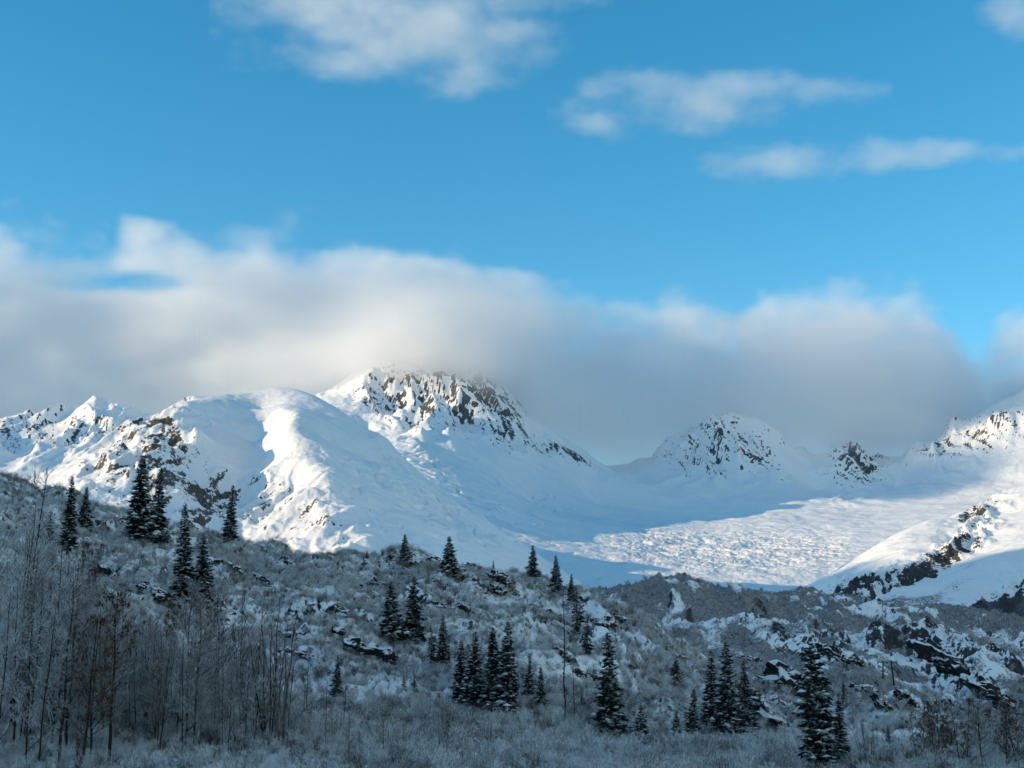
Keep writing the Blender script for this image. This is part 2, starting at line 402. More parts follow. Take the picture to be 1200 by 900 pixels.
# ---------------- right snow slopes
Xr, Yr = fan_grid(0.12, 0.56, 470, np.concatenate([np.linspace(1500, 3000, 300), np.linspace(3020, 4200, 30)]))
cpr = []
cpr += line((955, 720, 2350), (972, 694, 2400), (990, 678, 2450), (1012, 664, 2500), (1040, 642, 2600), (1066, 622, 2700), (1090, 611, 2760), (1108, 610, 2780), (1122, 604, 2850), (1150, 590, 2950), (1176, 577, 3000), (1205, 566, 3050), (1290, 535, 3100), n=3)
cpr += [pt(*p) for p in [(1000, 690, 2250), (1030, 672, 2330), (1060, 645, 2450), (1090, 632, 2560), (1110, 640, 2480), (1080, 655, 2350), (1130, 632, 2600), (1125, 650, 2400), (1160, 615, 2750), (1180, 600, 2850), (1150, 645, 2430), (1200, 600, 2800), (1250, 580, 2800)]]
cpr += line((975, 703, 2150), (1010, 697, 2120), (1050, 692, 2130), (1085, 682, 2180), (1115, 670, 2230), (1145, 652, 2330), n=2)
cpr += [pt(*p) for p in [(1060, 714, 1980), (1100, 700, 2000), (1150, 675, 2080), (1200, 650, 2150), (1250, 630, 2200), (1100, 725, 1850), (1150, 712, 1850), (1200, 690, 1900), (1260, 670, 1950), (1140, 750, 1650), (1200, 735, 1650), (1280, 710, 1650), (1000, 740, 1800), (950, 750, 1700), (1050, 760, 1500), (1150, 775, 1500), (1250, 770, 1500), (880, 770, 1500), (850, 760, 2000), (840, 745, 2600), (880, 730, 3000), (960, 705, 3000), (1050, 660, 3300), (1150, 640, 3600), (1280, 600, 3600), (900, 740, 4200), (1050, 720, 4200), (1200, 690, 4200), (1350, 650, 4200), (1400, 520, 3000), (1400, 620, 2000), (1450, 700, 1500)]]
Zr = rbf(cpr, Xr, Yr)
Pr = np.stack([Xr, Yr, Zr], -1)
rough = np.clip(blobs(Pr, [(1040, 682, 70, 14, -20, 1.0), (1000, 690, 30, 16, 0, .6), (1130, 635, 40, 12, -25, .8), (1150, 600, 40, 18, -35, .6), (1190, 700, 50, 26, -30, .9), (1130, 735, 60, 20, 0, .6)]), .04, 1)
wq = fbm(Xr / 160, Yr / 160, 4, 115)
Zr = Zr + rough * (18 * (ridged(Xr / 70 + .4 * wq, Yr / 120 + .3 * wq, 6, 121, .55) - .9) + 6 * fbm(Xr / 20, Yr / 20, 4, 123)) + 7 * fbm(Xr / 170, Yr / 170, 3, 124) + 1.2 * fbm(Xr / 30, Yr / 30, 4, 125)
nxr, nyr, nzr = slope_of(Xr, Yr, Zr)
rk = blobs(Pr, [(1030, 686, 56, 13, -20, .55), (995, 693, 28, 13, -10, .6), (1080, 666, 34, 12, -35, .58), (1110, 651, 26, 11, -30, .55), (1140, 636, 24, 8, -25, .5), (1132, 605, 14, 9, -40, .6), (1150, 596, 22, 10, -38, .45), (1180, 705, 34, 18, -30, .55), (1120, 690, 26, 9, -35, .35), (1150, 725, 55, 16, 10, .35), (1175, 585, 26, 8, -35, .25)])
st = ridged(Xr / 26 + .8 * wq, Yr / 50 + .5 * wq, 5, 133, .6)
rock_r = .85 * rk + rough * (.36 * sstep(.85, .55, nzr) + .55 * (st - .85)) + .03
scrub_r = blobs(Pr, [(1120, 740, 120, 16, 0, .8), (1195, 725, 60, 22, -15, .7), (1112, 690, 30, 8, -30, .42), (1165, 718, 50, 10, -20, .75), (1040, 704, 70, 10, 0, .7), (1135, 665, 20, 6, -25, .4)]) + .12 * wq
M_right = terrain_material('slope_snow_and_rock', 3.0, rock=((0.022, 0.024, 0.03), (0.085, 0.083, 0.085)))
terrain('snow_slope', Xr, Yr, Zr, M_right, rock_r, scrub_r)
stamp('right')

# ---------------- rocky hills beyond the near hillside
Xm, Ym = fan_grid(-0.10, 0.56, 660, np.geomspace(300, 1900, 430))
cpm = []
cpm += line((690, 720, 900), (730, 704, 900), (755, 690, 900), (782, 682, 900), (818, 680, 920), (845, 690, 950), (865, 697, 980), (905, 698, 1050), (950, 700, 1150), (985, 702, 1250), (1040, 712, 1300), (1080, 722, 1300), (1140, 740, 1300), (1210, 748, 1300), n=2)
cpm += [pt(*p) for p in [(740, 740, 740), (790, 730, 720), (830, 735, 720), (800, 765, 560), (850, 770, 540), (760, 790, 480), (700, 800, 420), (820, 808, 400), (760, 815, 360), (680, 800, 330), (850, 818, 340),
          (900, 735, 850), (960, 740, 880), (1020, 740, 950), (1060, 750, 900)]]
cpm += line((885, 760, 560), (905, 747, 590), (935, 742, 620), (965, 744, 620), (1000, 760, 600), n=2)      # snowy rock knoll
cpm += [pt(*p) for p in [(930, 780, 480), (980, 790, 460), (900, 790, 430), (870, 800, 380), (1030, 790, 520), (1000, 800, 430), (1060, 800, 500), (940, 830, 330), (1020, 830, 370), (1050, 845, 360), (1090, 850, 360), (1150, 860, 350), (1250, 860, 350)]]
cpm += line((1078, 742, 720), (1100, 762, 640), (1130, 785, 570), (1160, 808, 510), (1190, 828, 460), n=3)    # top of the dark cliff band
cpm += line((1070, 762, 690), (1090, 785, 610), (1118, 812, 545), (1150, 832, 485), (1180, 850, 440), n=3)   # its foot
cpm += [pt(*p) for p in [(1120, 750, 760), (1160, 765, 720), (1200, 790, 600), (1220, 760, 900), (1100, 738, 900), (1280, 780, 700), (1300, 740, 1200), (1250, 830, 450)]]
for px in range(600, 1500, 90): cpm.append(pt(px, 800, 1900))
for px in range(450, 1500, 120): cpm.append(pt(px, 880, 300))
Zm = rbf(cpm, Xm, Ym)
Pm = np.stack([Xm, Ym, Zm], -1)
wq = fbm(Xm / 60, Ym / 60, 4, 215)
knob = ridged(Xm / 55 + .4 * wq, Ym / 75 + .4 * wq, 5, 221, .5)
amp = sstep(300, 700, Ym) * .7 + .3
d1, d2, cv = cells(Xm / 19 + .7 * wq, Ym / 26 + .7 * wq, 243)
ledge = np.clip((d2 - d1) * 2.2, 0, 1) * (.2 + .8 * cv)
Zm = Zm + amp * (6.0 * (knob - .9) + 2.0 * fbm(Xm / 14, Ym / 14, 5, 223)) + 5 * fbm(Xm / 130, Ym / 130, 3, 224) * amp
rmask = np.clip(blobs(Pm, [(800, 715, 34, 24, -20, .9), (880, 725, 30, 18, 30, .9), (935, 755, 50, 18, 5, 1.0), (975, 768, 40, 14, 25, .8), (850, 755, 30, 18, 10, .3), (960, 712, 30, 8, 0, .5), (1010, 770, 70, 26, 10, .4), (1130, 790, 75, 16, 38, 1.0), (1150, 755, 60, 18, 15, .7), (1185, 755, 26, 6, 40, .7), (900, 805, 40, 26, 15, .7), (1030, 820, 50, 12, 15, .9)]) + .75 * sstep(.05, .6, fbm(Xm / 75, Ym / 130, 4, 251)) - .4 * blobs(Pm, [(790, 688, 60, 9, 0, 1), (880, 700, 60, 7, 0, 1)]), 0, 1)
Zm = Zm + rmask * (4.6 * ledge + 1.4 * fbm(Xm / 6, Ym / 6, 3, 231) - 1)
nxm, nym, nzm = slope_of(Xm, Ym, Zm)
st = ridged(Xm / 9 + .8 * wq, Ym / 12 + .8 * wq, 4, 233, .6)
cliff = blobs(Pm, [(1100, 768, 34, 9, 42, .9), (1140, 798, 34, 9, 36, .9), (1172, 826, 34, 9, 36, .9)])
rock_m = rmask * (.66 * sstep(.93, .62, nzm) + .46 * (st - .75)) + .42 * cliff + .10 * (st - .8) + .34 * sstep(.2, .6, fbm(Xm / 13 + .6 * wq, Ym / 40, 5, 261)) * (.5 + rmask)
scrub_m = 1.02 - .58 * rmask + .34 * fbm(Xm / 40, Ym / 60, 5, 239) - .22 * (knob - .9) - .48 * sstep(.2, .6, fbm(Xm / 17 + .5 * wq, Ym / 42, 5, 257)) - blobs(Pm, [(840, 752, 30, 14, 20, .5), (1120, 790, 30, 20, 40, .25), (1110, 815, 30, 14, 40, .4)])
M_mid = terrain_material('hill_snow_rock_scrub', 0.9, rock=((0.018, 0.018, 0.022), (0.085, 0.08, 0.08)), scrub=((0.10, 0.095, 0.10), (0.36, 0.35, 0.355)), bump=1.0)
terrain('rocky_hill', Xm, Ym, Zm, M_mid, rock_m, scrub_m)
stamp('mid')

# ---------------- near hillside
ysh = np.concatenate([np.linspace(40, 110, 40), np.linspace(110.6, 300, 330), np.linspace(303, 420, 20)])
Xh, Yh = fan_grid(-0.52, 0.52, 520, ysh)
cph = []
cph += line((-120, 530, 250), (-40, 552, 245), (0, 566, 240), (40, 582, 238), (75, 594, 236), (105, 606, 234), (150, 628, 232), (200, 640, 236), (250, 644, 240), (295, 654, 242), (318, 665, 245), (345, 660, 252), (400, 648, 262), (455, 660, 262), (490, 656, 258), (530, 656, 254), (575, 660, 250), (612, 673, 246), (650, 694, 240), (700, 704, 238), (728, 708, 238), (752, 728, 236), (778, 756, 232), (802, 786, 226), (822, 806, 220), n=2)
cph += [pt(*p) for p in [(110, 660, 205), (50, 660, 190), (0, 650, 180), (-80, 640, 180), (200, 690, 195), (300, 700, 200), (250, 740, 170), (120, 740, 160), (0, 740, 150), (380, 690, 225), (450, 700, 222), (540, 700, 218), (600, 720, 208), (660, 745, 200), (720, 760, 196), (770, 800, 190),
          (330, 735, 195), (400, 740, 193), (480, 775, 180), (560, 765, 182), (640, 790, 172), (700, 815, 168), (760, 832, 165), (820, 836, 168), (350, 800, 160), (450, 815, 158), (550, 826, 156), (650, 842, 152), (300, 820, 145), (200, 815, 140), (100, 815, 135), (0, 815, 132),
          (720, 868, 145), (850, 868, 146), (950, 885, 140), (600, 868, 140), (450, 868, 132), (300, 868, 125), (150, 868, 122), (0, 868, 120), (900, 850, 175), (960, 850, 190), (1040, 880, 165), (1100, 880, 170), (1200, 885, 160), (1300, 880, 160)]]
for px in range(-200, 1500, 100): cph.append(pt(px, 908, 112))
for px in range(-600, 1900, 200): cph.append(pt(px, 1050, 60)); cph.append((pt(px, 900, 40)[0], 40, -7.0))
for (px, py, Y) in [(-100, 640, 330), (100, 690, 330), (300, 720, 330), (500, 720, 330), (700, 770, 320), (820, 840, 300), (900, 860, 290), (1000, 880, 280), (1150, 890, 270), (1300, 890, 270), (0, 760, 420), (300, 800, 420), (600, 820, 420), (900, 870, 400), (1200, 890, 400)]: cph.append(pt(px, py, Y))
Zh = rbf(cph, Xh, Yh)
wq = fbm(Xh / 22, Yh / 22, 4, 315)
hamp = sstep(115, 190, Yh)
Zh = Zh + hamp * (2.6 * (ridged(Xh / 26 + .3 * wq, Yh / 34 + .3 * wq, 4, 321, .5) - .85) + .9 * fbm(Xh / 7, Yh / 7, 4, 323)) + .5 * fbm(Xh / 12, Yh / 12, 4, 325)
nxh, nyh, nzh = slope_of(Xh, Yh, Zh)
st = ridged(Xh / 5 + .5 * wq, Yh / 6, 4, 333, .6)
rock_h = hamp * (.5 * sstep(.86, .6, nzh) + .3 * (st - .95)) + .05
scrub_h = .42 + .3 * wq
M_hill = terrain_material('hillside_snow_and_brush', 0.35, rock=((0.012, 0.012, 0.015), (0.06, 0.055, 0.055)), scrub=((0.10, 0.098, 0.10), (0.36, 0.36, 0.37)))
terrain('hillside', Xh, Yh, Zh, M_hill, rock_h, scrub_h)
hill_ys = ysh
def ground(x, y):
    """height of the near hillside at x, y (bilinear on its grid)"""
    j = np.clip(np.interp(y, hill_ys, np.arange(len(hill_ys))), 0, len(hill_ys) - 1.001)
    i = np.clip((x / y + 0.52) / 1.04 * (Xh.shape[1] - 1), 0, Xh.shape[1] - 1.001)
    j0 = np.floor(j).astype(int); i0 = np.floor(i).astype(int); fj, fi = j - j0, i - i0
    return (Zh[j0, i0] * (1 - fj) * (1 - fi) + Zh[j0, i0 + 1] * (1 - fj) * fi + Zh[j0 + 1, i0] * fj * (1 - fi) + Zh[j0 + 1, i0 + 1] * fj * fi)
mid_ys = np.geomspace(300, 1900, 430)
def ground_mid(x, y):
    j = np.clip(np.interp(y, mid_ys, np.arange(430)), 0, 428.999)
    i = np.clip((x / y + 0.10) / 0.66 * (Xm.shape[1] - 1), 0, Xm.shape[1] - 1.001)
    j0 = np.floor(j).astype(int); i0 = np.floor(i).astype(int); fj, fi = j - j0, i - i0
    return (Zm[j0, i0] * (1 - fj) * (1 - fi) + Zm[j0, i0 + 1] * (1 - fj) * fi + Zm[j0 + 1, i0] * fj * (1 - fi) + Zm[j0 + 1, i0 + 1] * fj * fi)
def hit(px, py, y0=70, y1=330, g=None):
    """where the line of sight through a photograph pixel meets the ground"""
    g = g or ground
    ys = np.arange(y0, y1, .25)
    u, v = (px - 600) / FPX, (450 - py) / FPX
    s = ys / (cp - v * sp)
    x, z = s * u, s * (sp + v * cp)
    gz = g(x, ys)
    k = np.nonzero(gz >= z)[0]
    i = k[0] if len(k) else int(np.argmin(z - gz))
    return float(x[i]), float(ys[i]), float(gz[i])
stamp('near')

# ---------------- valley floor out to the horizon, and the mountain on the left whose shade lies over the valley
gy = np.concatenate([np.linspace(-9000, 0, 40), np.linspace(50, 1900, 60), np.linspace(2000, 30000, 60)])
gx = np.concatenate([np.linspace(-24000, -2000, 40), np.linspace(-1900, 1900, 60), np.linspace(2000, 24000, 40)])
Xg, Yg = np.meshgrid(gx, gy)
Zg = -24 - 30 * sstep(0, 3000, np.hypot(Xg, Yg)) + 3 * fbm(Xg / 900, Yg / 900, 3, 401)
terrain('valley_floor', Xg, Yg, Zg, M_right, np.zeros(Xg.shape) - .3, .5 + .3 * fbm(Xg / 300, Yg / 300, 3, 403))
sx = np.linspace(-9000, -2400, 150); sy = np.linspace(-4500, 3000, 170)
Xs, Ys = np.meshgrid(sx, sy)
Zs = SHADE_H * np.exp(-((Xs + 4700) / 1150) ** 2) * sstep(2650, 1650, Ys) * sstep(-4500, -2200, Ys) - 90
Zs += 150 * (ridged(Xs / 1100, Ys / 1100, 6, 411) - .9) * sstep(-80, 400, Zs)
nxs, nys, nzs = slope_of(Xs, Ys, Zs)
terrain('mountain', Xs, Ys, Zs, M_right, .7 * sstep(.85, .6, nzs), .2 + .3 * fbm(Xs / 200, Ys / 200, 3, 413))
stamp('ground')

# ================================================================== ROCKS, TREES, BRUSH
rng = random.Random(7)
def g2(x, y):
    """upper of the near hillside and the rocky hill"""
    a = np.where((y >= 40) & (y <= 420), ground(x, y), -1e3)
    b = np.where((y >= 300) & (y <= 1900) & (x / y > -.1), ground_mid(x, y), -1e3)
    return np.maximum(a, b)
def rock_material():
    t = NT('snow_capped_rock')
    fine = t.noise(3.2, 6, .7); co = t.noise(.55, 5, .65, dist=.5)
    col = t.ramp(co, [(.3, (.010, .010, .013)), (.55, (.030, .028, .030)), (.75, (.075, .068, .064))])
    k = t.math('ADD', t.up(), t.math('MULTIPLY', t.math('SUBTRACT', fine, .5), .75))
    k = t.math('ADD', k, t.math('MULTIPLY', t.math('SUBTRACT', co, .5), .5))
    mr = t.n('ShaderNodeMapRange', interpolation_type='SMOOTHSTEP', i_From_Min=.46, i_From_Max=.64); t.l(k, mr.inputs[0])
    out = t.mix(mr.outputs[0], col, (.74, .75, .78))
    t.bump(fine, .7, .25)
    return t.done(out, .9, .15)
M_rock = rock_material()
def outcrop(x0, y0, x1, y1, hpx, label, seed, depth=1.0, ymax=330, name='rock_outcrop', far=False):
    mx, my = (x0 + x1) / 2, (y0 + y1) / 2 + hpx * .75
    X, Y, Z = hit(mx, my, 90, ymax, g2)
    k = Y / FPX
    L = math.hypot(x1 - x0, y1 - y0) * k * 1.15; H = hpx * k * 1.3; W = max(H * 1.3, L * .32) * depth
    tilt = math.atan2(y1 - y0, x1 - x0)
    r = random.Random(seed * 31 + 5)
    bm = bmesh.new()
    n = int(min(18, max(7, L / max(H, .4) * 3.2)))
    for q in range(n):
        f = (q + r.uniform(.2, .8)) / n - .5
        s = H * r.uniform(.45, 1.0) * (1 - .5 * abs(2 * f) ** 2)
        cx, cy_, cz = f * L, r.uniform(-.35, .35) * W, (r.uniform(-.28, .12)) * H
        ax, ay, az = s * r.uniform(.5, 1.0) * max(1, L / n / max(s, .01)), s * r.uniform(.45, .9), s * r.uniform(.36, .6)
        vs = []
        for k_ in range(22):
            a_, e_ = r.uniform(0, 6.283), math.asin(r.uniform(-1, 1))
            d = Vector((math.cos(a_) * math.cos(e_), math.sin(a_) * math.cos(e_), math.sin(e_)))
            m_ = max(abs(d.x), abs(d.y), abs(d.z)) ** .55
            vs.append(bm.verts.new((cx + d.x / m_ * ax, cy_ + d.y / m_ * ay + d.z * az * .35, cz + d.z / m_ * az)))
        g_ = bmesh.ops.convex_hull(bm, input=vs)
        bmesh.ops.delete(bm, geom=list({v_ for v_ in g_['geom_interior'] + g_['geom_unused'] if isinstance(v_, bmesh.types.BMVert)}), context='VERTS')
    bmesh.ops.triangulate(bm, faces=bm.faces)
    bmesh.ops.subdivide_edges(bm, edges=bm.edges, cuts=2, use_grid_fill=True)
    bmesh.ops.recalc_face_normals(bm, faces=bm.faces)
    bm.normal_update()
    co = np.array([v_.co for v_ in bm.verts]); no = np.array([v_.normal for v_ in bm.verts])
    q_ = max(H, .5)
    dn = .16 * fbm((co[:, 0] + .5 * co[:, 1]) / q_ * 1.6 + seed, (co[:, 2] * 1.7 + .4 * co[:, 1]) / q_ * 1.6, 4, 900 + seed) - .10 * ridged((co[:, 0] - co[:, 1]) / q_ * 1.3 + seed, co[:, 2] / q_ * 2.6, 3, 930 + seed)
    co += no * (dn * q_ * .8)[:, None]
    for v_, c_ in zip(bm.verts, co): v_.co = c_
    me = bpy.data.meshes.new(name); bm.to_mesh(me); bm.free()
    o = link(name, me, M_rock)
    o.location = (X, Y + W * .10, Z + H * .30)
    o.rotation_euler = (0, tilt, rng.uniform(-.12, .12))
    return tag(o, label, 'rock', 'snow-capped rocks on the slopes')
ROCKS = [
    (398, 738, 495, 783, 17, 'longest dark rock ledge under a snow cap, midway up the near hillside'),
    (330, 738, 388, 753, 10, 'snow-covered rock ledge left of the longest dark ledge'),
    (332, 757, 378, 774, 10, 'low snow-capped rock directly below the snow-covered ledge left of the longest dark ledge'),
    (396, 711, 447, 732, 7, 'thin dark rock edge above the longest dark ledge'),
    (108, 660, 160, 682, 12, 'dark rock band below the pair of tall spruces, its upper left piece'),
    (162, 680, 207, 700, 13, 'dark rock band beside the spruce clump, its lower right piece'),
    (250, 652, 282, 664, 9, 'low dark rock at the foot of the lone slim spruce'),
    (299, 672, 318, 684, 11, 'small dark rock with snow at the dip of the near ridge line'),
    (499, 652, 519, 657, 14, 'rounded dark boulder on the near ridge beside the wide spruce'),
    (480, 655, 493, 658, 8, 'smaller rounded dark boulder on the near ridge right of the ridge spruce'),
    (528, 661, 541, 666, 12, 'dark boulder right behind the foot of the wide ridge spruce'),
    (548, 656, 575, 668, 9, 'jumbled dark rocks on the ridge right of the wide spruce'),
    (572, 668, 600, 682, 9, 'broken dark rocks just below the ridge above the shaded hollow'),
    (576, 686, 590, 694, 8, 'small dark rock in the brush below the broken ridge rocks'),
    (506, 704, 531, 710, 10, 'dark rock under brush right of the twin spruces'),
    (538, 707, 556, 720, 9, 'slanting dark rock further right of the twin spruces'),
    (436, 680, 452, 687, 9, 'dark rock above the twin spruces'),
    (420, 684, 434, 691, 8, 'small dark rock left above the twin spruces'),
    (619, 704, 662, 719, 12, 'wide dark rock face below the ridge, left of the drooping spruces'),
    (652, 756, 672, 772, 10, 'dark rock with tangled brush behind the tall bare snag'),
    (676, 780, 704, 797, 12, 'slanting dark rock ledge right of the tall bare snag'),
    (690, 722, 712, 731, 8, 'dark rock on the ridge right of the drooping spruces'),
    (722, 718, 738, 729, 8, 'dark rock near the right end of the ridge by the thin snag'),
    (765, 741, 786, 754, 9, 'upper dark ledge on the falling right shoulder of the near hill'),
    (788, 758, 811, 779, 10, 'lower dark ledge on the falling right shoulder of the near hill'),
    (868, 766, 891, 771, 8, 'flat dark rock left of the blocky outcrop'),
    (907, 779, 936, 786, 30, 'big blocky dark rock outcrop left of the tallest right-hand spruce'),
    (880, 822, 934, 842, 26, 'layered slanting rock outcrop at the foot of the blocky one'),
    (890, 812, 930, 830, 14, 'upper snowy layer of rock between the blocky and the layered outcrop'),
    (880, 872, 912, 880, 9, 'low snowy rock near the bottom edge by the tallest right-hand spruce'),
    (953, 750, 980, 760, 12, 'dark rock face on the snowy knoll behind the tallest right-hand spruce'),
    (984, 764, 1008, 776, 9, 'dark ledge on the right flank of the snowy knoll'),
    (1000, 798, 1026, 808, 11, 'dark ledge right of the tallest right-hand spruce'),
    (1028, 814, 1052, 832, 14, 'steep dark rock step under the power line frame'),
    (1054, 806, 1080, 830, 13, 'steep dark rock step right of the power line frame'),
    (1076, 742, 1112, 768, 22, 'top piece of the dark cliff band on the far right hill'),
    (1110, 766, 1142, 786, 22, 'middle piece of the dark cliff band on the far right hill'),
    (1138, 788, 1168, 808, 22, 'lower middle piece of the dark cliff band on the far right hill'),
    (1164, 808, 1196, 828, 20, 'lowest piece of the dark cliff band on the far right hill'),
]
for i, (x0, y0, x1, y1, h_, lab) in enumerate(ROCKS):
    outcrop(x0, y0, x1, y1, h_, lab, i + 1, ymax=330 if x0 < 850 else 900, far=x0 > 1070)

# ---------------- wood and needles
def bark_material(name, dark, light, frost, amount):
    t = NT(name)
    n = t.noise(6, 4, .7); w = t.noise(1.3, 3, .6)
    c = t.mix(n, dark, light)
    k = t.math('ADD', t.math('MULTIPLY', t.up(), .55), t.math('ADD', w, amount - .5))
    mr = t.n('ShaderNodeMapRange', interpolation_type='SMOOTHSTEP', i_From_Min=.25, i_From_Max=.8); t.l(k, mr.inputs[0])
    return t.done(t.mix(mr.outputs[0], c, frost), .9, .1)
M_trunk = bark_material('dark_bark', (.012, .011, .012), (.05, .045, .043), (.5, .51, .53), .15)
M_wood = bark_material('bare_wood', (.03, .026, .026), (.09, .08, .078), (.48, .49, .50), .18)
M_twig = bark_material('bare_twigs', (.085, .064, .056), (.24, .19, .17), (.71, .71, .71), .40)
M_hoary = bark_material('hoar_frosted_twigs', (.12, .105, .105), (.28, .26, .26), (.78, .80, .82), .52)
M_frost = bark_material('frosted_twigs', (.21, .18, .17), (.44, .40, .385), (.86, .86, .86), .66)
M_brown = bark_material('brown_twigs', (.075, .045, .028), (.19, .125, .085), (.50, .48, .46), .12)
M_brownleaf = bark_material('withered_leaves', (.045, .024, .018), (.13, .07, .05), (.45, .43, .42), .08)
def needle_material():
    t = NT('spruce_needles')
    n = t.noise(1.1, 3, .6); f = t.noise(9, 3, .7)
    c = t.mix(n, (.008, .012, .011), (.026, .034, .028))
    k = t.math('ADD', t.math('MULTIPLY', t.up(), .45), f)
    mr = t.n('ShaderNodeMapRange', interpolation_type='SMOOTHSTEP', i_From_Min=.86, i_From_Max=1.08); t.l(k, mr.inputs[0])
    return t.done(t.mix(mr.outputs[0], c, (.55, .57, .60)), .85, .15)
M_needle = needle_material()
t = NT('soft_snow'); M_snow = t.done(t.mix(t.noise(3, 3, .6), (.74, .76, .79), (.86, .86, .87)), .8, .1)

class Geo:
    """collects tapered sticks, blades and lumps; builds one mesh of triangles"""
    def __init__(s): s.V, s.F, s.n = [], [], 0
    def add(s, V, F):
        s.V.append(np.asarray(V, float)); s.F.append(np.asarray(F, int) + s.n); s.n += len(V)
    def stick(s, a, b, r0, r1, k=3):
        a, b = np.asarray(a, float), np.asarray(b, float)
        d = b - a; d /= np.linalg.norm(d) + 1e-9
        q = np.cross(d, (0, 0, 1) if abs(d[2]) < .9 else (1, 0, 0)); q /= np.linalg.norm(q); w = np.cross(d, q)
        an = np.arange(k) * 2 * math.pi / k
        ring = np.cos(an)[:, None] * q + np.sin(an)[:, None] * w
        F = []
        for i in range(k):
            j = (i + 1) % k
            F += [(i, j, k + j), (i, k + j, k + i)]
        s.add(np.concatenate([a + ring * r0, b + ring * r1]), F)
    def path(s, pts, r0, r1, k=3):
        n = len(pts) - 1
        for i in range(n):
            s.stick(pts[i], pts[i + 1], r0 + (r1 - r0) * i / n, r0 + (r1 - r0) * (i + 1) / n, k)
    def blade(s, a, b, w, up=(0, 0, 1)):
        a, b = np.asarray(a, float), np.asarray(b, float)
        q = np.cross(b - a, up); l = np.linalg.norm(q); q = q / l * w if l > 1e-9 else np.array((w, 0, 0))
        m = a + (b - a) * .45
        s.add([a, m + q, b, m - q], [(0, 1, 2), (0, 2, 3)])
    def lump(s, c, rx, ry, rz, r):
        c = np.asarray(c, float)
        an = np.arange(5) * 2 * math.pi / 5 + r.random() * 6
        V = [c + (0, 0, rz)] + [c + (math.cos(a) * rx * r.uniform(.7, 1.25), math.sin(a) * ry * r.uniform(.7, 1.25), rz * r.uniform(-.35, .2)) for a in an] + [c - (0, 0, rz * .5)]
        F = []
        for i in range(5):
            j = (i + 1) % 5
            F += [(0, 1 + i, 1 + j), (6, 1 + j, 1 + i)]
        s.add(V, F)
    def mesh(s, name, mat, smooth=True):
        me = np_mesh(name, np.concatenate(s.V), np.concatenate(s.F), smooth)
        me.materials.append(mat)
        return me

# ---------------- spruces
def make_spruce(seed, width=.17, droop=.35, gap=.0, snow=.55, whorls=40, per=6, top=1.0, bare=.03, ragged=.25):
    """meshes of a spruce one unit tall: trunk, crown, snow"""
    r = random.Random(seed)
    whorls = int(whorls * 1.3)
    tr, cr, sn = Geo(), Geo(), Geo()
    pts = [(r.uniform(-.004, .004), r.uniform(-.004, .004), z) for z in (0, .2, .4, .6, .8, 1.0)]
    pts[0] = (0, 0, -.04)
    tr.path(pts, .017, .0025, 6)
    lean = [r.uniform(.8, 1.2) for _ in range(12)]
    for i in range(whorls):
        z0 = bare + (1 - bare - .015) * (i + r.uniform(-.3, .3)) / (whorls - .5)
        z0 = min(max(z0, bare), .985)
        zw = z0
        prof = ((1 - z0) ** .82 * (.55 + .45 * min(1, z0 / .12)) if top == 1 else min(1, ((1 - z0) / .20)) ** .6 * (.75 + .25 * (1 - z0)))
        for k in range(per):
            if r.random() < gap: continue
            a = 2 * math.pi * (k + r.random() * .9) / per + i * 1.3
            z0 = min(max(zw + r.uniform(-.75, .75) / whorls, bare), .985)
            L = width * prof * r.uniform(1 - ragged * 1.6, 1 + ragged) * lean[int((a % 6.283) / 6.284 * 12)] + .012
            ca, sa = math.cos(a), math.sin(a)
            dz = -droop * L * r.uniform(.4, 1.3); up_ = L * r.uniform(.02, .22)
            if z0 > .85: dz = L * r.uniform(0, .5)
            P = [np.array((ca * L * s_, sa * L * s_, z0 + dz * math.sin(s_ * 1.9) + up_ * s_ ** 3)) for s_ in (0, .35, .7, 1.0)]
            cr.path(P[:3], .0022, .001, 3)
            nspray = 7 if L > .05 else 4
            for j in range(nspray):
                s_ = (j + .6 + r.uniform(-.3, .3)) / nspray
                seg = min(2, int(s_ * 3)); f = s_ * 3 - seg
                c = P[seg] + (P[seg + 1] - P[seg]) * f
                for side in (-1, 1):
                    l = L * r.uniform(.28, .5) * (1.1 - .5 * s_) + .008
                    an = a + side * r.uniform(.5, 1.0)
                    tip = c + np.array((math.cos(an) * l, math.sin(an) * l, -l * r.uniform(.05, .75)))
                    cr.blade(c, tip, l * r.uniform(.16, .28), (r.uniform(-.5, .5), r.uniform(-.5, .5), 1))
            cr.blade(P[1], P[3] + (P[3] - P[2]) * .35, L * .12 + .003, (r.uniform(-.3, .3), r.uniform(-.3, .3), 1))
            cr.blade(P[1] - (0, 0, .004), P[3] - (0, 0, L * .22), L * .12 + .003, (-sa, ca, 0))
            if r.random() < snow and L > .018:
                for j in range(r.choice((1, 1, 2))):
                    s_ = r.uniform(.45, 1.0); seg = min(2, int(s_ * 3)); f = s_ * 3 - seg
                    c = P[seg] + (P[seg + 1] - P[seg]) * f
                    q = r.uniform(.07, .19) * L + .003
                    sn.lump(c + (0, 0, q * .3), q * 1.3, q * 1.3, q * .55, r)
    return [('trunk', tr.mesh('trunk', M_trunk)), ('crown', cr.mesh('crown', M_needle, False)), ('snow', sn.mesh('snow', M_snow))]
